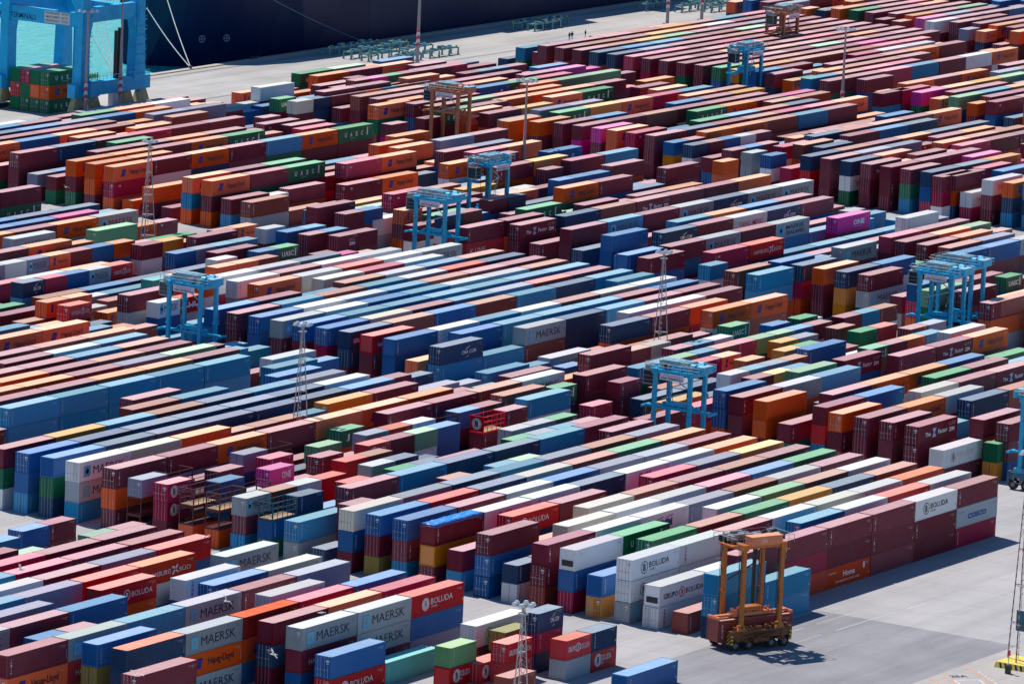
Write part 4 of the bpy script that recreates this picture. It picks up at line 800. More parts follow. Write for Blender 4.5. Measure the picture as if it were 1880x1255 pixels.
(3, -57, 671.74, [(1011.4, 40, 0, 1000, 0), (1023.8, 40, 0, 1600, 1300), (1036.1, 40, 200, 1300, 200), (1048.4, 40, 500, 0, 0), (1060.8, 20, 200, 100, 900), (1067.0, 40, 0, 0, 0), (1079.3, 40, 1900, 1200, 300), (1091.6, 20, 1900, 0, 0)]),
(3, -56, 667.28, [(1011.4, 40, 501, 300, 300), (1023.8, 40, 0, 1000), (1036.1, 20, 200, 800), (1042.3, 40, 829, 0, 1200), (1054.6, 40, 1610, 100, 500), (1067.0, 40, 200, 200, 0), (1085.5, 20, 800, 1000), (1091.6, 20, 30, 900)]),
(3, -55, 662.82, [(1011.4, 40, 30, 800, 900), (1023.8, 40, 200, 800, 200), (1036.1, 20, 0, 1600), (1042.3, 40, 200, 200), (1054.6, 40, 500, 1300, 300), (1067.0, 40, 1700, 0, 1000), (1079.3, 40, 1700, 0, 1600), (1091.6, 20, 0, 500, 100)]),
(3, -54, 658.35, [(1011.4, 40, 100, 0, 0), (1023.8, 40, 1700, 900, 200), (1036.1, 40, 100, 1200, 200), (1048.4, 40, 501, 0, 900), (1060.8, 20, 100), (1067.0, 40, 501), (1079.3, 40, 200, 0), (1091.6, 20, 0, 900)]),
(3, -53, 653.89, [(1011.4, 40, 0, 900), (1023.8, 20, 501, 800), (1029.9, 40, 501, 0, 500), (1042.3, 40, 500, 500, 300), (1054.6, 40, 500, 300, 0), (1067.0, 40, 0, 0, 800), (1085.5, 40, 1000, 300)]),
(3, -52, 649.43, [(1011.4, 40, 501, 500, 200), (1023.8, 20, 0, 1300, 800), (1029.9, 40, 900, 800), (1042.3, 40, 501, 501, 0), (1054.6, 40, 1610, 0, 0), (1073.1, 20, 200), (1079.3, 40, 501, 1000, 0)]),
(3, -51, 644.96, [(1011.4, 40, 0, 100, 0), (1023.8, 40, 600, 0, 200), (1036.1, 40, 0, 500), (1048.4, 40, 0, 1300), (1060.8, 20, 0, 1200), (1070.1, 40, 0, 1600, 1300), (1085.5, 40, 1500, 1300)]),
(3, -50, 640.50, [(1005.2, 20, 500, 1600), (1011.4, 20, 1500, 1600, 1200), (1017.6, 20, 1500, 1300, 0), (1023.8, 40, 1500, 900, 300), (1036.1, 40, 1500, 300, 300), (1048.4, 40, 1610, 200), (1060.8, 20, 0, 1000), (1069.8, 40, 501, 1300, 0), (1085.5, 40, 0, 200)]),
(3, -49, 636.04, [(1005.2, 40, 500, 500, 0), (1023.8, 40, 1610, 0, 100), (1036.1, 40, 600, 800, 900), (1048.4, 40, 501, 1600, 500), (1060.8, 40, 200, 500, 100), (1073.1, 40, 1000, 1000, 100), (1085.5, 40, 501, 100)]),
(3, -48, 631.57, [(1009.2, 40, 500, 0, 0), (1023.8, 40, 501, 800), (1036.1, 40, 100, 0), (1048.4, 20, 501, 500), (1054.6, 40, 200, 900), (1067.0, 40, 501, 900, 0), (1079.3, 40, 100, 0, 1600), (1091.6, 20, 100)]),
(3, -47, 627.11, [(1011.4, 40, 0, 0, 0), (1023.8, 40, 800, 0, 1600), (1036.1, 40, 800), (1048.4, 20, 900), (1054.6, 40, 800, 0, 900), (1067.0, 40, 0, 800, 100), (1079.3, 40, 600, 1300, 0), (1091.6, 20, 1610, 800)]),
(3, -46, 622.65, [(1011.4, 40, 0, 1900, 0), (1023.8, 40, 0, 500, 0), (1036.1, 40, 100, 0, 800), (1048.4, 40, 0, 1300, 0), (1060.8, 40, 0, 0, 800), (1073.1, 40, 0, 800, 1600), (1085.5, 40, 100, 900)]),
(3, -45, 618.18, [(1011.4, 40, 1900, 0, 0), (1023.8, 40, 100, 1300), (1036.1, 40, 800, 1600), (1048.4, 40, 1610, 200, 300), (1060.8, 40, 501, 1200, 300), (1073.1, 40, 0, 0, 0), (1085.5, 40, 1900, 1600, 800)]),
(3, -44, 614.61, [(1011.4, 40, 501, 501, 0), (1029.9, 40, 1915), (1042.3, 40, 0, 0), (1054.6, 20, 100, 200), (1060.8, 40, 501, 0), (1073.1, 40, 100, 900, 100), (1085.5, 40, 100, 200, 0)]),
(3, -43, 610.15, [(1011.4, 40, 230, 0, 0), (1023.8, 40, 0, 300), (1036.1, 40, 1600, 1200, 300), (1048.4, 40, 1000, 300, 900), (1060.8, 40, 100, 1200, 500), (1073.1, 40, 900, 800, 800), (1085.5, 40, 501, 200)]),
(3, -42, 605.69, [(1011.4, 40, 0, 0, 0), (1023.8, 40, 900, 800, 800), (1036.1, 40, 0, 800, 300), (1048.4, 40, 100, 900, 0), (1060.8, 40, 200, 200, 1200), (1073.1, 40, 200, 0, 300), (1085.5, 40, 501, 800, 300), (1104.0, 40, 0, 1000, 0)]),
(3, -41, 601.22, [(1011.4, 20, 800, 600, 0), (1017.6, 20, 0, 100, 800), (1023.8, 40, 500, 100, 0), (1036.1, 40, 501, 800, 900), (1048.4, 40, 100, 500, 500), (1060.8, 40, 1000, 0, 0), (1073.1, 40, 0, 0, 900), (1085.5, 40, 501, 0)]),
(3, -40, 596.76, [(1011.4, 20, 900, 1300, 100), (1017.6, 20, 0, 100, 900), (1023.8, 20, 800, 900, 300), (1029.9, 20, 1300, 1300, 1000), (1036.1, 20, 0, 500, 200), (1048.4, 40, 0, 1200), (1060.8, 40, 0, 1300), (1073.1, 40, 100, 800), (1085.5, 40, 100, 800)]),
(3, -39, 592.30, [(1011.4, 40, 0, 800), (1023.8, 40, 0, 0), (1036.1, 40, 800, 1300), (1048.4, 40, 800, 300), (1060.8, 40, 800, 0), (1073.1, 40, 800, 900), (1085.5, 40, 500, 500)]),
(3, -38, 587.83, [(1011.4, 20, 16, 0, 1600), (1017.6, 20, 800, 0, 0), (1023.8, 20, 0, 100, 100), (1036.1, 20, 501, 200, 0), (1045.8, 20, 0, 100, 0), (1052.0, 20, 16, 200, 1600), (1058.2, 20, 0, 300, 1200), (1064.4, 20, 0, 0, 1600), (1073.1, 40, 800, 100, 1200), (1085.5, 40, 0, 0)]),
(3, -37, 583.37, [(1011.4, 20, 1200, 1200, 800), (1023.8, 20, 200, 1300, 0), (1029.9, 20, 0, 1000, 1200), (1036.1, 40, 900, 500, 300), (1048.4, 40, 100, 200, 100), (1060.8, 40, 100, 1300, 800), (1073.1, 40, 30, 100, 0), (1085.5, 40, 501, 300, 900)]),
(3, -36, 578.91, [(1011.4, 20, 800, 1300, 0), (1023.8, 40, 100, 500, 0), (1036.1, 20, 1500, 800, 800), (1042.3, 40, 0, 1000, 0), (1054.6, 40, 800, 0, 900), (1067.0, 40, 900, 0, 100), (1079.3, 40, 0, 1000), (1091.6, 20, 0, 300)]),
(3, -35, 574.44, [(1011.4, 40, 200, 0), (1023.8, 40, 900, 0, 1000), (1036.1, 40, 0), (1048.4, 40, 1610), (1060.8, 40, 1610), (1073.1, 40, 1700), (1085.5, 40, 1300, 300)]),
(3, -34, 569.98, [(1011.4, 40, 900, 300, 200), (1023.8, 40, 100, 800, 900), (1036.1, 40, 0, 900, 1000), (1048.4, 40, 501, 1300, 0), (1060.8, 40, 900, 1000, 1300), (1073.1, 40, 900, 1200, 1000), (1085.5, 40, 0, 0)]),
(3, -33, 565.52, [(1011.4, 40, 0, 0, 0), (1023.8, 40, 1500, 0, 0), (1036.1, 40, 1500, 1600, 0), (1048.4, 20, 30, 1600, 1000), (1054.6, 40, 0, 800, 0), (1067.0, 40, 501, 1600, 100), (1079.3, 20, 0, 800, 0), (1085.5, 40, 900, 1600)]),
(3, -32, 561.06, [(1011.4, 40, 900, 1321, 1600), (1023.8, 40, 501, 0, 0), (1036.1, 40, 501), (1048.4, 40, 501, 500, 900), (1060.8, 40, 100, 1000, 500), (1073.1, 40, 100, 1000, 100), (1085.5, 40, 100, 0)]),
(3, -31, 556.59, [(1011.4, 40, 16, 0, 0), (1023.8, 20, 501, 1000, 300), (1029.9, 40, 0, 800, 1600), (1042.3, 20, 30, 500, 1600), (1048.4, 40, 200, 1000, 300), (1060.8, 40, 0, 500, 0), (1073.1, 40, 0, 1200, 1000), (1085.5, 40, 100, 1200)]),
(3, -30, 552.13, [(1011.4, 40, 0, 0, 0), (1023.8, 40, 0, 0, 0), (1036.1, 40, 0, 300, 500), (1048.4, 40, 0), (1060.8, 40, 0), (1073.1, 40, 0)]),
(3, -29, 547.67, [(1011.4, 40, 0, 1600, 1000), (1023.8, 40, 100, 200), (1036.1, 40, 1900, 100, 0), (1048.4, 40, 1900, 800), (1060.8, 40, 30, 100, 0)]),
(3, -28, 543.20, [(1011.4, 40, 900, 800, 200), (1023.8, 40, 900, 1600, 100), (1036.1, 40, 501, 800, 0), (1048.4, 40, 100), (1060.8, 40, 30)]),
(3, -27, 538.74, [(1007.9, 40, 0, 200, 1300), (1023.8, 40, 200, 1600, 900), (1036.1, 40, 800), (1048.4, 40, 600)]),
(3, -26.7, 537.82, [(1011.2, 40, 0, 500, 900)]),
(3, -26, 534.28, [(1011.4, 40, 1321, 200), (1023.8, 40, 800, 300, 0), (1036.1, 40, 0, 800, 500)]),
(3, -25, 529.81, [(1011.4, 40, 1321, 0, 0), (1023.8, 20, 1500, 100, 0), (1029.9, 40, 501, 1000, 100)]),
(3, -24, 525.35, [(1011.4, 40, 501, 900, 1000), (1023.8, 40, 501, 0, 1200)]),
(3, -23, 520.89, [(1011.4, 40, 1000, 900, 1000)]),
(3, -22, 516.42, [(1011.4, 40, 500, 200, 1600)]),
(4, -66, 712.58, [(1124.3, 40, 900), (1136.7, 20, 1700), (1142.9, 40, 1700), (1155.2, 20, 200), (1161.4, 40, 200), (1173.7, 40, 100), (1186.1, 40, 501)]),
(4, -65, 708.12, [(1124.3, 40, 1000, 1600), (1136.7, 40, 900, 1200), (1149.0, 20, 0, 0), (1155.2, 40, 100, 900), (1167.5, 40, 0, 200), (1179.9, 40, 0, 0), (1192.2, 20, 0, 0)]),
(4, -64, 703.65, [(1124.3, 20, 30, 1600), (1130.5, 40, 0, 300), (1142.9, 40, 800, 1000), (1155.2, 40, 900, 0), (1167.5, 40, 900, 0), (1179.9, 40, 1610, 1000), (1192.2, 20, 1600, 0)]),
(4, -63, 699.19, [(1124.3, 40, 501, 800), (1136.7, 40, 501, 500), (1149.0, 40, 0, 1600), (1161.4, 20, 1610, 0), (1167.5, 40, 100, 800), (1179.9, 20, 200, 200), (1186.1, 40, 200, 300)]),
(4, -62, 694.73, [(1112.0, 40, 0, 0, 200), (1124.3, 40, 0, 1300, 200), (1136.7, 40, 0, 1300, 1000), (1149.0, 40, 100, 0, 0), (1161.4, 40, 600, 900, 100), (1173.7, 40, 0, 1000, 0), (1186.1, 40, 1000, 1200, 0), (1198.4, 40, 200, 900, 900)]),
(4, -61, 690.26, [(1112.0, 40, 0, 500, 0), (1124.3, 40, 100, 0, 1600), (1136.7, 40, 0, 900, 500), (1149.0, 40, 600, 0, 200), (1161.4, 40, 500, 300, 800), (1173.7, 40, 1400, 1600, 100), (1186.1, 40, 0, 800, 0), (1198.4, 40, 0, 900, 200)]),
(4, -60, 685.80, [(1112.0, 40, 0, 900, 0), (1124.3, 40, 100, 500, 300), (1136.7, 40, 600, 900, 300), (1149.0, 40, 1700, 1300, 1200), (1161.4, 40, 0, 1200, 300), (1173.7, 40, 0, 300, 100), (1186.1, 40, 1500, 1300, 1600), (1198.4, 40, 0, 1600, 0)]),
(4, -59, 681.34, [(1112.0, 40, 900, 600, 0), (1124.3, 40, 800, 100, 800), (1136.7, 40, 1000, 1200, 0), (1149.0, 40, 0, 900, 200), (1161.4, 40, 0, 200, 0), (1173.7, 40, 1700, 1300, 200), (1186.1, 40, 0, 100, 1000), (1198.4, 40, 0, 800, 1000)]),
(4, -58, 676.87, [(1112.0, 40, 900, 200, 1300), (1124.3, 40, 1500, 1000, 300), (1136.7, 40, 0, 1300, 300), (1149.0, 40, 0, 1000, 100), (1161.4, 40, 100, 900, 500), (1173.7, 40, 200, 900, 200), (1186.1, 40, 0, 900, 100), (1198.4, 40, 0, 0, 1200)]),
(4, -57, 672.41, [(1112.0, 40, 200, 0, 0), (1124.3, 40, 200, 500, 1300), (1136.7, 40, 0, 0, 1000), (1149.0, 40, 200, 800, 1000), (1161.4, 40, 0, 1600, 100), (1173.7, 40, 0, 900, 100), (1186.1, 40, 100, 800, 1300), (1198.4, 40, 0, 900, 0)]),
(4, -56, 667.95, [(1112.0, 40, 0, 200, 0), (1124.3, 40, 0, 0, 800), (1136.7, 40, 0, 0, 800), (1149.0, 40, 200, 0, 1300), (1161.4, 40, 100, 1300, 100), (1173.7, 40, 0, 300, 0), (1186.1, 40, 0, 0, 0), (1198.4, 40, 0, 1000, 900)]),
(4, -55, 663.48, [(1112.0, 40, 0, 200, 0), (1124.3, 40, 0, 900, 0), (1136.7, 40, 500, 500, 900), (1149.0, 40, 0, 500, 0), (1161.4, 40, 0, 100, 1000), (1173.7, 40, 200, 300, 1000), (1186.1, 40, 0, 1600, 1200), (1198.4, 40, 0, 300, 300)]),
(4, -54, 659.02, [(1112.0, 40, 0, 1600, 0), (1124.3, 40, 0, 1000, 1200), (1136.7, 40, 0, 0, 1000), (1149.0, 40, 100, 0, 1600), (1161.4, 40, 0, 800, 1200), (1173.7, 40, 0, 0, 1200), (1186.1, 40, 500, 0, 800), (1198.4, 40, 0, 0, 800)]),
(4, -53, 654.56, [(1112.0, 40, 0, 0, 0), (1124.3, 40, 0, 1200, 0), (1136.7, 40, 0, 1300, 0), (1149.0, 40, 0, 0, 800), (1161.4, 40, 1700, 1300, 900), (1173.7, 40, 0, 800, 200), (1186.1, 40, 0, 300, 800), (1198.4, 40, 0, 1600, 0)]),
(4, -52, 650.10, [(1112.0, 40, 1600, 800, 0), (1124.3, 40, 0, 0, 200), (1136.7, 40, 100, 800, 800), (1149.0, 40, 0, 0, 1300), (1161.4, 40, 0, 200, 1600), (1173.7, 40, 1900, 0, 0), (1186.1, 40, 0, 0, 800), (1198.4, 40, 0, 800, 800)]),
(4, -51, 645.63, [(1112.0, 40, 600, 0, 0), (1124.3, 40, 501, 0, 0), (1136.7, 40, 100, 0, 1200), (1149.0, 40, 100, 0, 0), (1161.4, 40, 100, 0, 0), (1173.7, 40, 200, 200, 0), (1186.1, 40, 200, 1200, 1600)]),
(4, -50, 641.17, [(1112.0, 40, 800, 800, 1600), (1124.3, 40, 0, 200, 800), (1136.7, 20, 1000, 800, 0), (1142.9, 40, 0, 0), (1155.2, 40, 200, 100, 800), (1167.5, 40, 1300, 800, 300), (1179.9, 40, 1300, 1600, 0), (1192.2, 20, 100, 300, 1200)]),
(4, -49, 636.71, [(1112.0, 40, 0, 900, 1000), (1124.3, 20, 1500, 800, 500), (1130.5, 20, 500, 0, 0), (1136.7, 40, 0, 0, 1200), (1149.0, 40, 0, 0, 300), (1161.4, 40, 100, 300, 900), (1173.7, 40, 501, 900, 0), (1186.1, 40, 0, 200, 0)]),
(4, -48, 632.24, [(1112.0, 20, 501, 800, 0), (1118.2, 20, 1610, 0, 300), (1124.3, 40, 501, 501, 300), (1136.7, 40, 100, 300, 1300), (1149.0, 40, 100, 0, 100), (1161.4, 40, 0, 800, 0), (1173.7, 20, 0, 900), (1179.9, 40, 0, 0), (1192.2, 20, 0, 0)]),
(4, -47, 627.78, [(1112.0, 40, 1000, 1300, 900), (1124.3, 40, 100, 1000, 800), (1136.7, 40, 200, 300, 900), (1149.0, 40, 200, 1000, 1200), (1161.4, 40, 100, 800), (1173.7, 40, 0, 200), (1186.1, 20, 900, 300), (1192.2, 20, 500, 1300, 200)]),
(4, -46, 623.32, [(1112.0, 40, 0, 1600, 800), (1124.3, 40, 0, 0, 800), (1136.7, 40, 200, 500, 0), (1149.0, 40, 1000, 0, 0), (1161.4, 40, 0, 0, 1600), (1173.7, 40, 1300, 200, 500), (1186.1, 40, 501, 1300, 1000)]),
(4, -45, 618.85, [(1120.4, 40, 0, 800, 0)]),
(4, -43, 609.70, [(1112.0, 20, 501, 300, 0), (1121.8, 40, 501, 0, 0), (1134.1, 40, 0, 0, 0), (1146.5, 40, 501, 0, 0), (1167.5, 40, 0, 500, 0), (1179.9, 20, 800, 800, 0), (1186.1, 40, 600, 800, 900)]),
(4, -42, 605.24, [(1112.0, 40, 200, 0, 0), (1124.3, 20, 0, 0, 1200), (1130.5, 40, 501, 0), (1142.9, 40, 0, 500), (1155.2, 40, 1500, 0, 900), (1167.5, 40, 100, 1200, 0), (1179.9, 40, 100)]),
(4, -41, 600.78, [(1112.0, 40, 1900, 1600, 100), (1124.3, 40, 501, 500, 0), (1136.7, 40, 600, 1300, 0), (1149.0, 40, 1700, 900, 100), (1161.4, 40, 1700, 800), (1173.7, 40, 1700, 1200)]),
(4, -40, 596.31, [(1112.0, 20, 501, 300, 900), (1118.2, 40, 0, 0, 900), (1130.5, 40, 0, 1200, 1000), (1149.0, 20, 0, 1200, 300), (1155.2, 40, 800, 100, 0)]),
(4, -39, 591.85, [(1112.0, 40, 1700, 800, 1000), (1124.3, 40, 1000, 0, 1200), (1136.7, 40, 500, 300, 1200), (1149.0, 40, 100, 1200)]),
(4, -38, 587.39, [(1112.0, 20, 500, 0, 1600), (1118.2, 40, 0, 800, 900), (1130.5, 40, 0, 1600, 1000)]),
(4, -37, 582.92, [(1112.0, 40, 10030, 800, 0), (1124.3, 40, 0, 0, 1200), (1136.7, 40, 0, 200, 800)]),
(4, -36, 578.46, [(1112.0, 40, 900, 1300), (1124.3, 40, 100, 1000)]),
(4, -35, 574.00, [(1112.0, 40, 500, 500, 0)]),
(4, -34, 569.54, [(1112.0, 40, 1700)]),
(5, -66, 712.58, [(1224.0, 20, 501, 900, 800), (1230.2, 40, 800, 0, 0), (1242.5, 20, 1000, 0, 1200), (1248.7, 20, 1000, 0, 1200), (1254.9, 40, 30, 200), (1267.2, 40, 100, 800), (1279.5, 20, 100, 300), (1285.7, 40, 0, 900), (1298.1, 40, 100, 300)]),
(5, -65, 708.12, [(1224.0, 40, 800, 800, 900), (1236.3, 40, 1500, 0, 0), (1248.7, 40, 1600, 1600, 1200), (1261.0, 40, 100), (1273.4, 20, 0), (1279.5, 40, 800), (1291.9, 40, 501), (1304.2, 20, 501, 300)]),
(5, -64, 703.65, [(1224.0, 40, 0, 0, 900), (1236.3, 20, 800, 300, 0), (1242.5, 40, 0, 0, 1000), (1254.9, 20, 501, 100, 0), (1261.0, 40, 501, 200), (1273.4, 40, 100, 300), (1285.7, 40, 0, 900), (1298.1, 40, 200, 300)]),
(5, -63, 699.19, [(1224.0, 40, 1500, 500, 800), (1236.3, 40, 100, 0), (1248.7, 40, 100, 500), (1261.0, 40, 100, 0), (1273.4, 40, 501, 100), (1285.7, 40, 501, 0), (1298.1, 40, 501, 500)]),
(5, -62, 694.73, [(1227.0, 20, 500, 800, 1300), (1236.3, 40, 501), (1248.7, 20, 501, 500, 0), (1254.9, 40, 501, 100, 0), (1267.2, 40, 501, 0, 1200), (1279.5, 40, 500, 1200), (1291.9, 20, 100, 0), (1298.1, 40, 800, 1200)]),
(5, -61, 690.26, [(1227.9, 20, 900, 1600, 0), (1236.3, 40, 0, 100), (1248.7, 40, 800, 200), (1261.0, 40, 800, 300), (1273.4, 40, 501, 300), (1285.7, 40, 900, 1300, 500), (1298.1, 40, 500, 500, 900)]),
(5, -60, 685.80, [(1227.0, 40, 500, 0, 0), (1239.3, 40, 0, 300, 1300), (1251.7, 40, 100, 0, 0), (1267.2, 40, 30, 0), (1279.5, 40, 800, 1000), (1291.9, 40, 200, 800), (1304.2, 20, 501, 1200)]),
(5, -59, 681.34, [(1227.7, 40, 1600, 0, 0), (1240.0, 40, 0, 0, 300), (1252.4, 40, 200, 1200, 300), (1273.4, 40, 0, 500, 200), (1285.7, 40, 0, 0, 800), (1298.1, 40, 0, 100, 800)]),
(5, -58, 676.87, [(1227.2, 40, 0, 0, 0), (1239.5, 40, 0, 0, 0), (1251.9, 40, 500, 1600, 800), (1273.4, 40, 0, 0, 300), (1285.7, 40, 30, 0, 1000), (1298.1, 40, 500, 0, 0)]),
(5, -57, 672.41, [(1224.0, 20, 0, 900, 900), (1230.2, 40, 0, 500, 0), (1242.5, 40, 0, 1300, 1200), (1254.9, 40, 0, 900, 800), (1273.4, 40, 200, 1600, 800), (1285.7, 40, 100, 200, 200), (1298.1, 20, 0, 300, 300), (1304.2, 20, 0, 300, 900)]),
(5, -56, 667.95, [(1224.0, 20, 100, 1600, 1000), (1230.2, 40, 501, 1300, 0), (1242.5, 40, 0, 1000, 900), (1254.9, 40, 1700, 1000, 800), (1267.2, 20, 1000, 800, 900), (1273.4, 40, 800, 0, 1300), (1285.7, 40, 501, 800, 1600), (1298.1, 40, 0, 0, 0)]),
(5, -55, 663.48, [(1227.1, 40, 1915, 0, 0), (1239.5, 40, 1500, 0, 1200), (1251.8, 40, 0, 500, 800), (1273.4, 20, 100, 0, 1600), (1279.5, 40, 800, 300, 1600), (1291.9, 40, 100, 0, 500)]),
(5, -54, 659.02, [(1224.0, 40, 1300, 0, 0), (1236.3, 40, 0, 0, 0), (1248.7, 40, 0, 800, 800), (1261.0, 40, 1500, 0, 1600), (1273.4, 40, 0, 300), (1285.7, 40, 900, 100)]),
(5, -53, 654.56, [(1227.7, 40, 0, 0, 0), (1240.1, 40, 0, 1300, 100), (1261.0, 40, 1000, 300), (1273.4, 40, 0, 0, 300)]),
(5, -52, 650.10, [(1224.0, 20, 1500, 0, 500), (1230.2, 40, 0, 0, 0), (1242.5, 40, 0, 100, 1200), (1254.9, 40, 800, 200, 300), (1267.2, 40, 800, 1600, 0)]),
(5, -51, 645.63, [(1224.0, 20, 501, 900, 500), (1230.2, 40, 501, 0, 0), (1242.5, 40, 0, 300, 300), (1254.9, 40, 0, 800, 1600)]),
(5, -50, 641.17, [(1224.0, 20, 0, 1000), (1230.2, 40, 0, 500, 0), (1242.5, 40, 0, 900)]),
(5, -49, 636.71, [(1224.0, 40, 500, 0, 0), (1236.3, 40, 501, 1200, 1300)]),
(5, -48, 632.24, [(1224.0, 40, 500, 0, 0)]),
(5, -47, 627.78, [(1224.0, 40, 600, 0, 100)]),
(6, -66, 712.58, [(1336.0, 40, 501, 100, 100), (1348.3, 20, 501, 1300, 300), (1354.5, 40, 100), (1366.9, 40, 900)]),
(6, -65, 708.12, [(1336.0, 40, 600, 200, 800), (1348.3, 40, 100, 500, 0), (1360.7, 40, 100, 300, 100), (1373.0, 40, 900, 800, 1000)]),
(6, -64, 703.65, [(1336.0, 40, 501, 900, 100), (1348.3, 40, 0, 900, 1600), (1360.7, 40, 30, 500, 0)]),
(6, -63, 699.19, [(1336.0, 40, 0, 0, 800), (1348.3, 40, 100, 0), (1360.7, 40, 100, 900, 500)]),
(6, -62, 694.73, [(1336.0, 20, 200, 1300, 200), (1342.2, 40, 200, 1000, 0)]),
(6, -61, 690.26, [(1336.0, 40, 1500, 1300, 1200)]),
(6, -60, 685.80, [(1336.0, 40, 1610, 1000, 500)]),
]
CL = 'mskrhotybncagwilGeEpMNROF'
LG = ['', 'HL', 'MK', 'MS', 'SL', 'BO', 'BK', 'BG', 'BR', 'GB', 'UA', 'HS', 'HU', 'HM', 'HW', 'ON', 'ZM', 'CC', 'CR', 'CO', 'HO', 'YM', 'AL', 'JS', 'KL', 'EG', 'NG', 'PL', 'PK', 'RE', 'TX', 'RF']
BLK = {-1: 'lower left block', 0: 'front centre block', 1: 'middle block', 2: 'upper block', 3: 'far block', 4: 'farthest block', 5: 'farthest block', 6: 'farthest block'}
ORD = ['front', 'second', 'third', 'fourth', 'fifth', 'sixth', 'seventh', 'eighth', 'ninth', 'tenth', 'eleventh', 'twelfth', 'thirteenth', 'fourteenth', 'fifteenth', 'sixteenth', 'seventeenth', 'eighteenth', 'nineteenth', 'twentieth']
TENS = {2: 'twenty', 3: 'thirty', 4: 'forty', 5: 'fifty'}
def ordn(n, first='first'):
    if n == 0: return first
    if n < 20: return ORD[n]
    t_, u_ = divmod(n+1, 10)
    return TENS[t_].replace('y', 'ieth') if u_ == 0 else TENS[t_]+'-'+('first' if u_ == 1 else ORD[u_-1])
LETW = {'HL': ' with blue emblem', 'MK': ' with star emblem', 'MS': ' with star emblem', 'SL': ' with two-line lettering', 'BO': ' with white round emblem', 'BK': ' with black round emblem', 'BG': ' with green round emblem', 'GB': ' with emblem between words', 'UA': ' with white lettering', 'HS': ' with cross lettering', 'HM': ' with navy lettering', 'HW': ' with white lettering', 'ON': ' with block lettering', 'ZM': ' with white slogan', 'CC': ' with white lettering', 'CR': ' with small emblem', 'CO': ' with blue lettering', 'HO': ' with white advert', 'YM': ' with red lettering', 'AL': ' with white lettering', 'JS': ' with spaced letters', 'KL': ' with cream lettering'}
rows = []
for k, rr, y, line in YARD:
    st = []
    for e in line:
        st.append((e[0], 12.19 if e[1] == 40 else 6.06, [(q >= 10000, CL[q % 10000//100], LG[q % 100]) for q in e[2:]]))
    rows.append((k, rr, y, st))
rowidx = {}
for k in set(r[0] for r in rows):
    for n, rr in enumerate(sorted([r[1] for r in rows if r[0] == k], reverse=True)): rowidx[(k, rr)] = n
stuff = []
nn = 0; seedc = 100
for k, rr, y, st in rows:
    for si, (x, L, cs) in enumerate(st):
        H = 2.896 if L > 8 else 2.6
        z = 0.0; nt_ = len(cs)
        for ti, tok in enumerate(reversed(cs)):
            near, c, code = tok
            seedc += 1
            rj = random.Random(seedc); jx = rj.uniform(-.05, .05); jy = rj.uniform(-.05, .05)
            if near:
                size = 'short ' if L < 8 else ''
                pos = 'alone in' if nt_ == 1 else ('top of' if ti == nt_-1 else ('bottom of' if ti == 0 else ('middle of')))
                stn = ordn(si)+' stack'
                lab = '%s%s container%s, %s %s, %s row, %s' % (size if not LETW.get(code) else '', WORD[c], LETW.get(code, ''), pos, stn, ordn(rowidx[(k, rr)], 'front'), BLK[k])
                if c in 'FR': lab = 'rusty open frame rack, %s %s, %s row, %s' % (pos, stn, ordn(rowidx[(k, rr)], 'front'), BLK[k])
                grp = 'containers stacked in the yard rows' if c not in 'FR' else 'open frame racks among the stacks'
                (make_rack if c in 'FR' and not (c == 'R' and code != 'BR') else make_container)(x+jx, y+jy, z, L, H, c, code, lab, grp, seedc)
                nn += 1
            else:
                stuff.append((x+jx, y+jy, z, L, H, c, code, seedc))
            z += H+.012
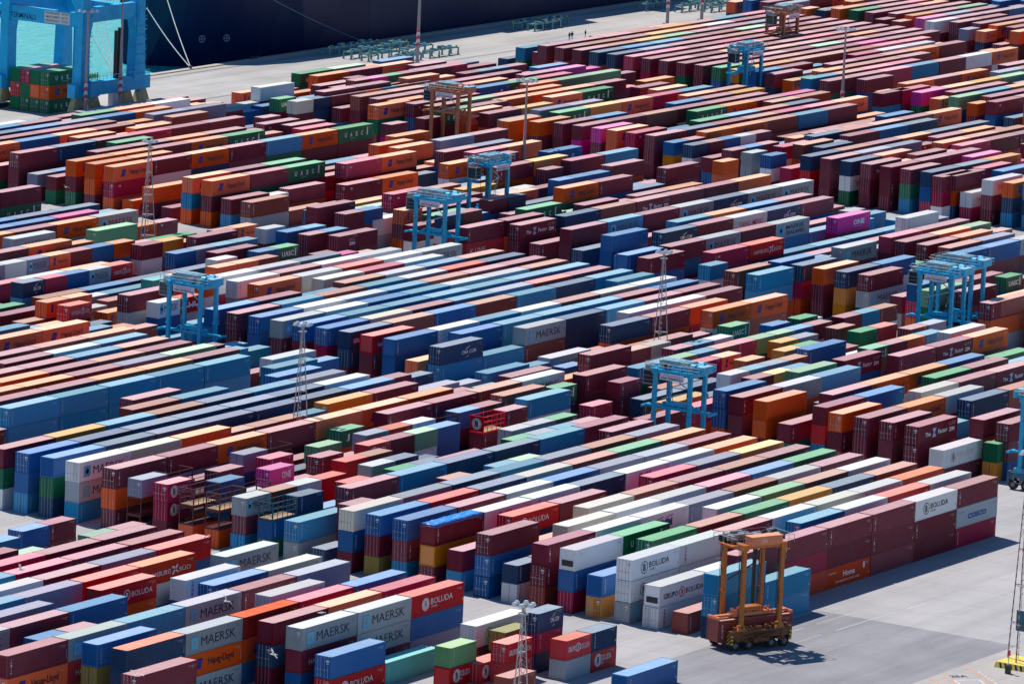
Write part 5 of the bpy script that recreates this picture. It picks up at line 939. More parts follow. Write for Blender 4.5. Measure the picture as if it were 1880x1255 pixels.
# --- every remaining container: one object
V = []; FI = []; CO_ = []; UVS = []; MI = []
def addq(pts, uvs, col, al, mi):
    i = len(V); V.extend(pts); FI.append((i, i+1, i+2, i+3)); CO_.append((col[0], col[1], col[2], al)); UVS.append(uvs); MI.append(mi)
LV = []; LF = []; LC = []
for (x, y, z, L, H, c, code, sd) in stuff:
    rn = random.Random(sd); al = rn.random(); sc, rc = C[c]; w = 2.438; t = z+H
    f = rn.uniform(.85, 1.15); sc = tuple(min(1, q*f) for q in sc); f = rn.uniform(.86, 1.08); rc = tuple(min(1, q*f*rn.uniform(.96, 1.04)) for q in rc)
    if c in 'FR' and not (c == 'R' and code != 'BR'):
        sc = C['F'][0] if c == 'F' else (.6, .02, .03)
        def bx(a, b, cc, dd, e, f_):
            p = [(a, b, cc), (dd, b, cc), (dd, e, cc), (a, e, cc), (a, b, f_), (dd, b, f_), (dd, e, f_), (a, e, f_)]
            for q in ((4, 5, 6, 7), (0, 1, 5, 4), (1, 2, 6, 5), (2, 3, 7, 6), (3, 0, 4, 7)): addq([p[j] for j in q], [(0, 0)]*4, sc, al, 2)
        bx(x, y, z, x+L, y+w, z+.25)
        for xx in (x, x+L-.15):
            for yy in (y, y+w-.15): bx(xx, yy, z+.25, xx+.15, yy+.15, t)
            bx(xx, y+.15, t-.15, xx+.15, y+w-.15, t)
        for zz in (z+1.0, z+1.8, t-.1): bx(x+.15, y, zz, x+L-.15, y+.08, zz+.08)
        continue
    addq([(x, y, z), (x+L, y, z), (x+L, y, t), (x, y, t)], [(0, 0), (L, 0), (L, H), (0, H)], sc, al, 0)
    addq([(x+L, y+w, z), (x, y+w, z), (x, y+w, t), (x+L, y+w, t)], [(0, 0), (L, 0), (L, H), (0, H)], sc, al, 0)
    addq([(x, y+w, z), (x, y, z), (x, y, t), (x, y+w, t)], [(0, 0), (w, 0), (w, H), (0, H)], sc, al, 1 if rn.random() < .6 else 0)
    addq([(x+L, y, z), (x+L, y+w, z), (x+L, y+w, t), (x+L, y, t)], [(0, 0), (w, 0), (w, H), (0, H)], sc, al, 0)
    addq([(x, y, t), (x+L, y, t), (x+L, y+w, t), (x, y+w, t)], [(0, 0), (L, 0), (L, w), (0, w)], rc, al, 3)
    vv = rn.randrange(3)
    if code or rn.random() < .6:
        g = full_logo(c, code, L, vv if y < 560 else 2)
        if y > 560 and not code: continue
        i = len(LV)
        LV.extend([(x+a, y-.03, z+b) for a, b in g.v]); LF.extend([tuple(i+q for q in fc) for fc in g.f]); LC.extend(g.c)
nb = len(V); allf = FI+[tuple(q+nb for q in fc) for fc in LF]
me = bpy.data.meshes.new('stacked_containers')
me.from_pydata(V+LV, [], allf)
for kk in ('side', 'door', 'plain', 'roof'): me.materials.append(MM[kk])
me.materials.append(LETM)
me.polygons.foreach_set('material_index', MI+[4]*len(LF))
ca = me.color_attributes.new('Col', 'FLOAT_COLOR', 'CORNER'); buf = []
for c4 in CO_: buf.extend(list(c4)*4)
for fc, c3 in zip(LF, LC): buf.extend([c3[0], c3[1], c3[2], 1.0]*len(fc))
ca.data.foreach_set('color', buf)
ul = me.uv_layers.new(name='UVMap'); ub = []
for u4 in UVS:
    for q in u4: ub.extend(q)
ub.extend([0.0]*(len(me.loops)*2-len(ub)))
ul.data.foreach_set('uv', ub)
so_ = link('stacked_containers', me)
tag(so_, 'long rows of stacked multicoloured containers filling the yard behind the nearest stacks', 'containers', None, 'stuff')

# ------------------------------------------------------------------ ground, quay, sea
def concrete(name, c, dark, sc=.05, joints=True, stain=.35):
    N = NT(name)
    g = N.n('NewGeometry').outputs['Position']
    a = N.noise(g, sc, 6, .65)
    st = N.n('Mapping'); st.inputs['Scale'].default_value = (.02, .22, 1); N.l(g, st.inputs[0])
    b = N.noise(st.outputs[0], 1.0, 6, .7)
    col = N.mix(N.ramp(a, .35, .68), c, dark)
    col = N.mix(N.ramp(b, .45, .75, 0, stain), col, tuple(x*.55 for x in dark))
    f = N.noise(g, .6, 8, .7)
    col = N.mix(N.ramp(f, .55, .8, 0, .35), col, tuple(x*.6 for x in dark))
    if joints:
        sp = N.n('SeparateXYZ'); N.l(g, sp.inputs[0])
        for k, pd in ((0, 9.0), (1, 6.0)):
            m = N.math('FRACT', N.math('MULTIPLY', sp.outputs[k], 1/pd))
            ln = N.ramp(N.math('ABSOLUTE', N.math('SUBTRACT', m, .5)), .5-.012, .5-.006, 0, .35)
            col = N.mix(ln, col, tuple(x*.45 for x in dark))
    N.l(col, N.b.inputs['Base Color']); N.b.inputs['Roughness'].default_value = .85
    return N.m
GR = concrete('yard_concrete', (.44, .42, .42), (.34, .33, .34))
AP = concrete('apron_concrete', (.48, .455, .43), (.36, .345, .33), .03, True, .6)
AS = concrete('worn_asphalt', (.30, .292, .312), (.235, .23, .25), .08, False, .6)
def sheet(name, pts, z, mat, kind='structure'):
    b = MB(); b.quad([(x, y, z) for x, y in pts]); o = b.build(name, mat); o['kind'] = kind; return o
QY = 762.0
b = MB()
b.quad([(200, -200, 0), (2600, -200, 0), (2600, QY, 0), (200, QY, 0)])
b.quad([(200, QY, 0), (2600, QY, 0), (2600, QY, -8), (200, QY, -8)])
struct(b.build('ground', GR))
sheet('quay_apron', [(860, 722), (2600, 722), (2600, QY-1.6), (860, QY-1.6)], .004, AP)
b = MB(); b.box(860, QY-1.6, -.5, 2600, QY+.12, .22)
struct(b.build('quay_edge', simple('quay_coping', (.46, .40, .33), .8)))
b = MB()
for y in (731.2, 731.8, 757.0, 757.6): b.box(880, y, .004, 2600, y+.12, .03)
struct(b.build('crane_rails', simple('rail_steel', (.16, .13, .12), .5, .4)))
sheet('asphalt_lane', [(560, 355.7), (693.5, 355.7), (693.5, 386.0), (640, 386.0), (640, 372), (560, 372)], .004, AS)
sheet('paved_road', [(520, 250), (760, 250), (760, 355.5), (520, 355.5)], .004, concrete('pale_paving', (.46, .42, .39), (.37, .345, .33), .06, True, .3))
# water
N = NT('harbour_water')
g = N.n('NewGeometry').outputs['Position']
w1 = N.noise(g, .22, 6, .65); w2 = N.noise(g, .02, 3)
N.l(N.mix(w2, (.03, .42, .46), (.05, .52, .52)), N.b.inputs['Base Color'])
N.b.inputs['Roughness'].default_value = .18
bp = N.n('Bump'); bp.inputs['Strength'].default_value = 1; bp.inputs['Distance'].default_value = 1.1
N.l(w1, bp.inputs['Height']); N.l(bp.outputs[0], N.b.inputs['Normal'])
b = MB(); b.quad([(-3000, QY-2, -3.2), (9000, QY-2, -3.2), (9000, 9000, -3.2), (-3000, 9000, -3.2)])
struct(b.build('sea', N.m))
# painted markings on the near paving
OR = simple('orange_marking', (.62, .30, .16), .8, 0, .3, 3); WM = simple('white_marking', (.56, .56, .56), .8, 0, .3, 3); YM_ = simple('yellow_marking', (.60, .50, .22), .8, 0, .3, 3)
def stripe(mb, a, b_, w, z=.009):
    a = Vector((a[0], a[1], 0)); b_ = Vector((b_[0], b_[1], 0)); n = (b_-a).normalized().cross(Vector((0, 0, 1)))*w/2
    mb.quad([(a.x-n.x, a.y-n.y, z), (b_.x-n.x, b_.y-n.y, z), (b_.x+n.x, b_.y+n.y, z), (a.x+n.x, a.y+n.y, z)])
b = MB()
for a, c_ in (((668.6, 355.4), (664.3, 349)), ((672.1, 355.4), (664.0, 346.5)), ((678.3, 355.4), (667.0, 342.3))): stripe(b, a, c_, .32)
struct(b.build('orange_lane_lines', OR))
b = MB()
for k in range(9):
    t = k/9; x = 676.6-7*t; y = 352.4-8*t; stripe(b, (x, y), (x-.35, y-.4), .32)
struct(b.build('white_dashes', WM))
b = MB()
stripe(b, (670.0, 352.4), (672.6, 350.2), .28); stripe(b, (670.0, 352.4), (668.0, 350.2), .28, .010); stripe(b, (672.6, 350.2), (670.4, 347.8), .28, .010)
stripe(b, (668.6, 382.7), (683, 382.2), .12); stripe(b, (684.5, 378.2), (700, 377.8), .14); stripe(b, (703, 377.6), (709, 377.3), .14); stripe(b, (686, 382.1), (696, 381.8), .1)
stripe(b, (674, 378.6), (681, 378.4), .10)
struct(b.build('white_lane_lines', WM))
g_ = Logo(); g_.word('25A', 0, 0, 2.4, 1.2, (.03, .03, .06), .05)
me = logo_mesh('bay_number', g_, 0)
o = link('bay_number', me, None, (671.1, 353.4, .012)); o.rotation_euler = (-math.pi/2+math.pi, 0, math.radians(-42)); o.rotation_euler = (Matrix.Rotation(math.radians(-42), 3, 'Z') @ Matrix.Rotation(math.radians(-90), 3, 'X')).to_euler(); struct(o)

# ------------------------------------------------------------------ straddle carriers
def yrust(name, c, r=.32): return simple(name, c, .45, 0, .15, 1.2, r)
SCM = {'orange': yrust('carrier_orange_paint', (.50, .145, .018), .32), 'blue': yrust('carrier_blue_paint', (.005, .42, .70), .18), 'old': yrust('carrier_tan_paint', (.48, .18, .09), .36)}
FRD = simple('grimy_orange_frame', (.19, .065, .022), .5, .1, .5, 1.6, .45)
FRB = simple('dark_blue_frame', (.02, .13, .22), .5, .1, .5, 1.6, .4)  # darker blue with rust flecks for the lower side frames
HOUSE = {'orange': simple('engine_house_orange', (.72, .22, .10), .5), 'blue': simple('engine_house_grey', (.42, .44, .48), .5), 'old': simple('engine_house_tan', (.55, .24, .12), .5)}
LITE = simple('light_blue_top', (.30, .52, .62), .5, 0, .3, 1.5, .2); GREY = simple('grey_machinery', (.34, .35, .37), .5, .3, .3); TYRE = simple('tyre_rubber', (.025, .025, .028), .85); RIM = simple('wheel_rim', (.20, .20, .22), .5, 0, .4, 2); GLASS = simple('cab_glass', (.02, .05, .07), .08)
def stripes_mat(name, a, b_, pitch=.5):
    N = NT(name); g = N.n('NewGeometry').outputs['Position']; sp = N.n('SeparateXYZ'); N.l(g, sp.inputs[0])
    s = N.math('FRACT', N.math('MULTIPLY', N.math('ADD', sp.outputs[2], N.math('ADD', N.math('MULTIPLY', sp.outputs[0], .7), N.math('MULTIPLY', sp.outputs[1], .7))), 1/pitch))
    N.l(N.mix(N.math('GREATER_THAN', s, .5), a, b_), N.b.inputs['Base Color']); return N.m
HAZ = stripes_mat('hazard_stripes', (.03, .03, .03), (.70, .50, .03)); RW = stripes_mat('red_white_bands', (.65, .05, .06), (.72, .72, .72), 1.6)
def straddle(x, y, rz, kind, label, spread_z, detail=True):
    m = SCM[kind]
    t = bpy.data.objects.new('straddle_carrier', None); COL.objects.link(t); t.location = (x, y, 0); t.rotation_euler = (0, 0, rz)
    tag(t, label, 'carrier')
    HW = 2.15
    rs = random.Random(int(x*7))
    for s in (-1, 1):
        b = MB(); yy = s*HW
        b.box(-4.9, yy-.42, 1.55, 4.9, yy+.42, 2.45); b.box(-4.6, yy-.5, 2.45, 4.6, yy+.5, 2.62)
        b.box(-1.3, yy-.55, 1.05, 1.3, yy+.5, 1.55)
        for xx in (-4.95, 4.55): b.box(xx, yy-.5, .9, xx+.4, yy+.5, 2.75)
        for xx in (-4.0, -1.75, 1.9, 4.0): b.box(xx-.16, yy-.12, .7, xx+.16, yy+.12, 1.6)
        b.build('side_frame', FRD if kind == 'orange' else (FRB if kind == 'blue' else m), t)
        b = MB()
        for q in range(48):
            cx = rs.uniform(-4.4, 4.2); w = rs.uniform(.1, .5); b.box(cx, yy-.35+rs.uniform(-.1, .2), 2.6, cx+w, yy+.1+rs.uniform(0, .3), 2.75+rs.uniform(0, .55))
        for q in range(6): cx = -3.9+q*1.4; b.box(cx, yy-.52*s-.06, 1.15, cx+.7, yy-.5*s+.06, 1.5)
        for q in range(14): cx = rs.uniform(-4.2, 3.9); zz = rs.uniform(.9, 1.5); b.box(cx, yy-.5, zz, cx+rs.uniform(.3, .9), yy+.45, zz+rs.uniform(.2, .5))
        for q in range(9): b.bar((rs.uniform(-4.3, 4.3), yy-.56, rs.uniform(1.5, 2.4)), (rs.uniform(-4.3, 4.3), yy-.58, rs.uniform(1.5, 2.4)), .035, 4)
        b.build('drive_gear', [DARK if s < 0 and False else FRD] if kind == 'orange' else [GREY], t)
        b = MB()
        for xx in (-4.95, 4.6):
            b.quad([(xx, yy-.515, .9), (xx+.36, yy-.515, .9), (xx+.36, yy-.515, 2.2), (xx, yy-.515, 2.2)])
            b.quad([(-4.965, yy-.4, .95), (-4.965, yy+.4, .95), (-4.965, yy+.4, 2.3), (-4.965, yy-.4, 2.3)])
        b.build('hazard_panel', HAZ, t)
        for xx in (-4.0, -1.75, 1.9, 4.0):
            b = MB(); b.bar((xx, yy-.26, .72), (xx, yy+.26, .72), .72, 20)
            wl = b.build('wheel', TYRE, t)
            b = MB(); b.bar((xx, yy-.30, .72), (xx, yy+.30, .72), .34, 14); b.bar((xx, yy-.34, .72), (xx, yy+.34, .72), .14, 8)
            b.build('rim', RIM, wl)
        for xx in (-3.1, 3.1):
            b = MB(); b.taper(xx, yy, 2.6, .8, .45, 3.5, .27, .29); b.taper(xx, yy, 3.5, .27, .29, 13.7, .27, .29)
            b.box(xx-.38, yy-.4, 7.2, xx+.38, yy+.4, 7.3); b.box(xx-.38, yy-.4, 10.4, xx+.38, yy+.4, 10.5)
            lg = b.build('leg', m, t)
            b = MB(); b.bar((xx-.45, yy, 3.4), (xx-.45, yy, 13.4), .06, 5); b.bar((xx-.5, yy+.2, 3.4), (xx-.5, yy+.2, 13.4), .04, 5)
            b.build('hydraulic_line', DARK, lg)
    b = MB()
    for xx in (-3.1, 3.1): b.box(xx-.45, -HW-.45, 13.3, xx+.45, HW+.45, 14.1)
    for yy in (-HW, HW): b.box(-3.3, yy-.25, 13.5, 3.3, yy+.25, 14.0)
    b.box(-4.6, -1.5, 13.75, -3.4, 1.5, 13.9)
    b.build('top_frame', m, t)
    b = MB()
    b.box(-2.4, -HW-.6, 13.95, 2.6, -HW+.9, 15.1) if kind == 'orange' else b.box(-2.5, -1.3, 14.0, 2.0, .9, 15.3)
    hs = b.build('engine_house', HOUSE[kind], t)
    b = MB()
    if kind == 'orange':
        b.box(-2.45, -HW-.65, 15.1, 2.65, -HW+.95, 15.16); b.box(-.8, -HW-.63, 14.2, .2, -HW-.6, 14.9)
        for q in range(5): b.box(-2.3+q, -HW-.62, 14.0, -2.27+q, -HW-.6, 15.08)
    else:
        b.box(-2.6, -1.4, 15.3, .4, 1.0, 15.4); b.box(.5, -1.2, 15.3, 1.9, .7, 15.36)
        for q in range(7): b.box(-2.3+q*.6, -.9, 15.4, -2.0+q*.6, .5, 15.46)
    b.build('roof_cover', simple('cover_'+kind, (.80, .33, .18), .5) if kind == 'orange' else LITE, hs)
    b = MB()
    for q in range(70 if detail else 40):
        cx = rs.uniform(-4.3, 4.3); cy = rs.uniform(-1.0 if kind == 'orange' else -2.4, 2.3); b.box(cx, cy, 13.9, cx+rs.uniform(.1, .9), cy+rs.uniform(.1, .5), 14.1+rs.uniform(0, .75))
    b.bar((2.6, .6, 14.6), (3.9, .6, 14.9), .45, 12); b.bar((-3.0, .6, 14.5), (-3.0, 1.8, 14.5), .3, 10)
    b.build('hoist_machinery', [DARK, GREY, m][0] if kind == 'orange' else m, t)
    b = MB()
    for q in range(40):
        cx = rs.uniform(-4.2, 3.6); cy = rs.uniform(-2.2, 2.2) if kind != 'orange' else rs.uniform(-.6, 2.0); b.box(cx, cy, 14.3, cx+rs.uniform(.3, 1.3), cy+rs.uniform(.1, .5), 14.75+rs.uniform(0, .35))
    b.build('pipework', GREY, t)
    b = MB()
    for xx in (-4.7, 4.7):
        b.bar((xx, -2.5, 15.0), (xx, 2.5, 15.0), .03, 4)
        for q in range(6): b.bar((xx, -2.5+q, 14.0), (xx, -2.5+q, 15.0), .025, 4)
    for yy in (-2.6, 2.6):
        b.bar((-4.7, yy, 15.0), (4.7, yy, 15.0), .03, 4); b.bar((-4.7, yy, 14.5), (4.7, yy, 14.5), .025, 4)
        for q in range(10): b.bar((-4.7+q*1.04, yy, 14.0), (-4.7+q*1.04, yy, 15.0), .025, 4)
    b.build('guard_rail', LITE if kind == 'blue' else GREY, t)
    if kind != 'orange':
        b = MB(); b.box(3.5, -1.5, 13.9, 4.9, 1.5, 15.0); b.bar((2.6, -1.2, 14.8), (3.4, -1.2, 14.8), .55, 14); b.bar((2.6, 1.0, 14.9), (3.4, 1.0, 14.9), .5, 14)
        b.build('winch_box', m, t)
        b = MB(); b.box(3.52, -1.45, 15.0, 4.88, 1.45, 15.05); b.build('winch_cover', LITE, t)
        b = MB(); b.box(-1.9, -HW-.75, 12.6, 2.3, -HW-.68, 13.6); sg = b.build('name_board', simple('board_white', (.74, .70, .76), .5), t)
        if detail:
            g_ = Logo(); g_.word('APM TERMINALS', 0, 0, 3.8, .32, (.16, .12, .32), .02); g_.word('Algeciras', .4, .45, 3.0, .25, (.55, .25, .4), 0)
            link('lettering', logo_mesh('board_text', g_, 0), sg, (-1.7, -HW-.77, 12.75))
    # cab hanging below the top frame
    b = MB()
    if kind != 'orange':
        b.box(-6.0, -1.0, 11.2, -4.2, .9, 11.4); b.box(-6.0, -1.0, 13.3, -4.2, .9, 13.5)
        for xx in (-6.0, -4.3):
            for yy in (-1.0, .8): b.box(xx, yy, 11.4, xx+.1, yy+.1, 13.3)
        for zz in (11.9, 12.5): b.box(-6.03, -1.02, zz, -4.2, -.98, zz+.06)
        cb = b.build('cab', [DARK, GREY][1], t)
        b = MB(); b.box(-5.9, -.9, 11.4, -4.3, .8, 13.3); b.build('window', GLASS, cb)
        b = MB(); b.bar((-5.9, -1.1, 14.3), (-5.0, -1.1, 14.3), .03, 4)
        for q in range(14): b.box(rs.uniform(-6, -4), rs.uniform(-1, 1), 13.5, rs.uniform(-5.5, -4), rs.uniform(-1, 1), 13.7+rs.uniform(0, .6))
        b.build('cab_roof_gear', GREY, cb)
    # spreader and ropes
    z = spread_z
    b = MB()
    b.box(-3.2, -.75, z+.15, 3.2, .75, z+.6); b.box(-5.9, -.3, z+.12, 5.9, .3, z+.45)
    for xx in (-6.05, 5.75): b.box(xx, -1.22, z+.05, xx+.3, 1.22, z+.38)
    for q in range(26): cx = rs.uniform(-3, 3); b.box(cx, rs.uniform(-.9, .5), z+.6, cx+rs.uniform(.1, .5), rs.uniform(-.3, .9), z+.75+rs.uniform(0, .45))
    sp = b.build('spreader', m if kind != 'orange' else HOUSE['orange'], t)
    b = MB(); b.box(-1.6, -.7, z+.75, 1.6, .7, z+1.3); b.build('headblock', m, sp)
    for xx in (-1.5, 1.5):
        for yy in (-.6, .6):
            b = MB(); b.bar((xx, yy, z+1.2), (xx*1.3, yy, 13.5), .05, 4); b.build('hoist_rope', DARK, t)
    b = MB(); b.bar((-2.6, HW-.2, 8.6), (.6, .3, 11.0), .12, 5); b.bar((.6, .3, 11.0), (.9, .3, 13.4), .1, 5)
    if kind != 'orange': b = MB(); b.bar((-1.4, -.8, 13.2), (2.4, -.8, 10.9), .09, 5); b.bar((2.4, -.8, 10.9), (-2.6, -.8, 9.3), .09, 5); b.bar((2.4, -.8, 10.9), (1.1, -.5, 8.0), .07, 5)
    b.build('cable_guide', DARK if kind == 'orange' else LITE, t)
    if kind == 'orange':
        b = MB()
        for yy in (1.0, 1.55): b.bar((2.2, yy, 3), (2.2, yy, 13.4), .04, 4)
        for q in range(26): b.bar((2.2, 1.0, 3.2+q*.4), (2.2, 1.55, 3.2+q*.4), .03, 4)
        b.bar((1.4, 1.4, 4), (1.4, 1.4, 13.4), .22, 8); b.bar((.8, 1.0, 4), (.8, 1.0, 13.4), .10, 6)
        b.build('ladder', DARK, t)
        b = MB(); b.bar((-3.5, HW-.1, 11.6), (-4.6, HW-.1, 11.5), .06, 5); b.box(3.45, -HW-.3, 13.0, 4.2, -HW-.1, 13.1); b.bar((4.1, -HW-.2, 13.1), (4.1, -HW-.2, 14.0), .05, 5)
        b.build('lamp_arm', m, t)
    return t
ang = math.radians(-23)
cx0, cy0 = 666.9+3.7*math.cos(ang)-2.15*math.sin(ang)*1.0, 384.0+3.7*math.sin(ang)+2.15*math.cos(ang)
cx0, cy0 = 668.9, 382.5
straddle(cx0, cy0, ang, 'orange', 'tall orange straddle carrier on the open asphalt carrying a rust red container', 4.05)
L_ = 12.19
make_container(cx0-math.cos(ang)*L_/2+math.sin(ang)*1.22, cy0-math.sin(ang)*L_/2-math.cos(ang)*1.22, 1.12, L_, 2.896, 's', '', 'dark rust red container held between the legs of the tall orange straddle carrier', None, 5, ang)
d90 = -math.pi/2
for (x, y, rz, kd, lab, zz) in (
    (778, 551, d90, 'blue', 'blue straddle carrier left of centre, standing alone beside navy stacks', 5.5),
    (883, 573, d90, 'blue', 'blue straddle carrier with cab on its left, just in front of another', 7.0),
    (927, 590.5, 0, 'blue', 'blue straddle carrier seen end on behind a wider blue one', 5.0),
    (1110, 643, 0, 'blue', 'small blue straddle carrier in the upper right among dark stacks', 8.8),
    (881, 470, d90, 'blue', 'nearer of two blue straddle carriers side by side at right', 5.6),
    (891.5, 472, d90, 'blue', 'farther of two blue straddle carriers side by side at right', 4.6),
    (769, 454, d90, 'blue', 'blue straddle carrier with lowered spreader below a lattice mast', 7.6),
    (789.0, 401.8, -d90, 'blue', 'blue straddle carrier cut by the right edge of the picture', 5.0),
    (1003.5, 649, d90, 'old', 'tan straddle carrier straddling stacks in the upper middle', 9.0),
    (1175, 671.5, 0, 'old', 'tan straddle carrier at the top right near the quay', 9.0)):
    straddle(x, y, rz, kd, lab, zz, True)

# ------------------------------------------------------------------ light masts
GAL = simple('galvanised_steel', (.42, .41, .42), .45, .5, .2); LAMP = simple('floodlight_housing', (.72, .72, .74), .3, .3); RUSTY = stripes_mat('red_painted_lattice', (.24, .06, .07), (.40, .38, .38), 1.1)
def lamp_head(t, z, r=.9, n=6):
    b = MB(); b.bar((0, 0, z-.1), (0, 0, z+.25), .3, 8)
    for k in range(10):
        a, c = 2*math.pi*k/10, 2*math.pi*(k+1)/10
        b.bar((r*math.cos(a), r*math.sin(a), z), (r*math.cos(c), r*math.sin(c), z), .04, 4)
        if k % 2 == 0: b.bar((0, 0, z), (r*math.cos(a), r*math.sin(a), z), .035, 4)
    hd = b.build('head_ring', GAL, t)
    for k in range(n):
        a = 2*math.pi*(k+.3)/n; b = MB(); x, y = 1.25*r*math.cos(a), 1.25*r*math.sin(a)
        b.taper(x, y, z+.0, .34, .30, z+.42, .2, .18); b.build('floodlight', LAMP, hd)
def lattice_mast(x, y, H, label, base=True, wide=1.6, mat=None):
    t = bpy.data.objects.new('lattice_light_mast', None); COL.objects.link(t); t.location = (x, y, 0); tag(t, label, 'mast', 'three-legged lattice light masts in the yard')
    def P(k, z):
        r = wide*(1-z/H)**1.0+.16; a = math.radians(200+120*k); return (r*math.cos(a), r*math.sin(a), z)
    b = MB()
    nseg = 5; zs = [0, .20*H, .38*H, .55*H, .74*H, H]
    for k in range(3): b.bar(P(k, 0), P(k, H), .105, 6, r2=.065)
    b.build('leg_frame', mat or GAL, t)
    b = MB()
    for z in zs[1:-1]:
        for k in range(3): b.bar(P(k, z), P((k+1) % 3, z), .068, 5)
    for z in [H*(.60+.05*q) for q in range(8)]:
        for k in range(3): b.bar(P(k, z), P((k+1) % 3, min(H, z+H*.05)), .036, 4)
    b.bar((.1, 0, 0), (.1, 0, H), .03, 4)
    for q in range(int(H/.9)): b.box(-.02, -.14, .5+q*.9, .2, .14, .55+q*.9)
    b.build('bracing', mat or GAL, t)
    b = MB(); b.bar((0, 0, H-1.0), (0, 0, H-.85), .62, 12); b.build('platform', GAL, t)
    lamp_head(t, H)
    if base:
        b = MB(); b.box(-2.1, -2.1, 0, 2.1, 2.1, .5); b.build('foundation', HAZ if base == 2 else simple('mast_plinth', (.35, .34, .33), .8), t)
    return t
lattice_mast(721, 490.6, 21.9, 'lattice light mast left of centre rising above the magenta container')
lattice_mast(823.9, 490.6, 21, 'lattice light mast right of centre behind a blue straddle carrier')
lattice_mast(858.5, 618.5, 21, 'lattice light mast at far left beside the open grey aisle')
lattice_mast(586.3, 366, 21.5, 'nearest lattice light mast in front of navy and red short containers')
YB = simple('yellow_plinth', (.70, .56, .10), .7, 0, .25, 2)
t = lattice_mast(683.4, 350.3, 28, 'lattice light mast with red bands on a yellow plinth at right', 0, 1.55, RUSTY)
b = MB(); b.taper(-.3, -.3, 0, 2.7, 2.2, .75, 2.5, 2.0); b.build('foundation', YB, t)
b = MB()
for q in range(6): b.quad([(-3.02, -2.3+q*.75, .05), (-3.02, -2.0+q*.75, .05), (-2.82, -1.75+q*.75, .72), (-2.82, -2.05+q*.75, .72)]) if q < 5 else None; b.quad([(-2.9+q*.9, -2.52, .05), (-2.55+q*.9, -2.52, .05), (-2.2+q*.9, -2.32, .72), (-2.55+q*.9, -2.32, .72)])
b.build('black_stripe', DARK, t)
b = MB(); b.box(-.05, -1.3, 4.6, .05, .55, 7.3); b.build('sign_panel', simple('teal_panel', (.02, .14, .20), .5), t)
t = bpy.data.objects.new('signal_lamp', None); COL.objects.link(t); t.location = (678.3, 349.0, 0); tag(t, 'red signal lamp on a thin black post before the yellow plinth', 'lamp')
b = MB(); b.box(-.3, -.3, 0, .3, .3, 1.1); b.build('base', DARK, t)
b = MB(); b.bar((0, 0, 1.1), (0, 0, 2.4), .05, 6); b.build('post', GREY, t)
b = MB(); b.bar((0, 0, 2.4), (0, 0, 3.1), .2, 10); b.build('lamp_head', simple('red_lamp', (.65, .02, .08), .3), t)
def pole_mast(x, y, H, label, bands=True, head=True):
    t = bpy.data.objects.new('pole_light_mast', None); COL.objects.link(t); t.location = (x, y, 0); tag(t, label, 'mast', 'tubular light masts')
    b = MB(); b.bar((0, 0, 0), (0, 0, H), .42, 10, r2=.16); b.build('pole', simple('pole_paint', (.36, .33, .36), .5, .3), t)
    if bands:
        b = MB(); b.bar((0, 0, 4.0), (0, 0, 7.6), .425, 12, r2=.40); b.build('warning_band', RW, t)
    b = MB(); b.box(-.8, -.8, 0, .8, .8, .4); b.build('foundation', simple('pole_plinth', (.35, .34, .33), .8), t)
    if head: lamp_head(t, H, 1.5, 8)
pole_mast(991.5, 731, 22.2, 'pole light mast with red bands before the crane, left of a pair')
pole_mast(1003.5, 731, 23.9, 'pole light mast with red bands before the crane, right of a pair')
pole_mast(1119.5, 733.5, 33, 'pole light mast on the apron beside the teal spreader frames')
pole_mast(1228, 733.5, 33, 'banded pole light mast at the top edge, left of the right-hand pair')
pole_mast(1241.5, 732, 33, 'banded pole light mast at the top edge, right of the right-hand pair')
pole_mast(981, 617, 21.1, 'plain tubular light mast in the middle of the yard', False)
pole_mast(1108.3, 617.8, 20.7, 'tubular light mast in the upper right of the yard')

# ------------------------------------------------------------------ spreader frames parked on the apron
TEAL = yrust('spreader_teal', (.10, .30, .35), .30)
def sframe():
    t = bpy.data.objects.new('spreader_frame', None); COL.objects.link(t)
    b = MB()
    for y in (-.55, .55): b.box(-5.2, y-.14, 1.75, 5.2, y+.14, 2.15)
    for x in (-3, 0, 3): b.box(x-.5, -.9, 1.7, x+.5, .9, 2.4)
    b.box(-1, -.4, 2.4, 1, .4, 2.9); b.box(-4.4, -.3, 2.15, -3.6, .3, 2.6); b.box(3.2, -.3, 2.15, 4.2, .3, 2.7)
    b.build('beam', TEAL, t)
    for x in (-6.1, 6.1):
        b = MB(); b.box(x-.2, -1.22, 1.7, x+.2, 1.22, 2.05); b.box(min(x, x-math.copysign(1, x)), -.5, 1.8, max(x, x-math.copysign(1, x)), .5, 2.1)
        e = b.build('end_beam', TEAL, t)
    for x in (-6.1, -2.2, 2.2, 6.1):
        for y in (-1.1, 1.1):
            b = MB(); b.taper(x, y, 0, .26, .16, 1.72, .14, .12); b.build('leg', TEAL, t)
    b = MB()
    for x in (-5.9, -.6, 5.7): b.box(x-.12, -.9, 2.1, x+.22, -.6, 2.55)
    b.build('yellow_flipper', simple('flipper_yellow', (.65, .50, .10), .5), t)
    return t
SF = [(1119, 748.6, 'first'), (1119, 743.2, 0), (1120, 737.2, 0), (1120, 754.6, 0), (1129, 755.2, 0), (1133, 749.6, 0), (1134, 743.4, 0), (1135, 737.4, 0), (1193, 752.2, 0), (1196, 748.2, 0), (1203, 750.4, 0), (1252, 751.6, 0), (1257, 744.5, 0), (1263, 739.5, 0), (1268, 745, 0), (1272, 749.2, 0)]
grpn = {0: 'teal frame on the apron beside the banded pole', 8: 'teal frame in the ship shadow right of the group of eight', 11: 'teal frame at the top edge of the apron, right group'}
posw = ['front-left', 'second-row left', 'nearest left', 'farthest left, shaded', 'farthest right, shaded', 'second-row right', 'middle right', 'nearest right']
proto = sframe()
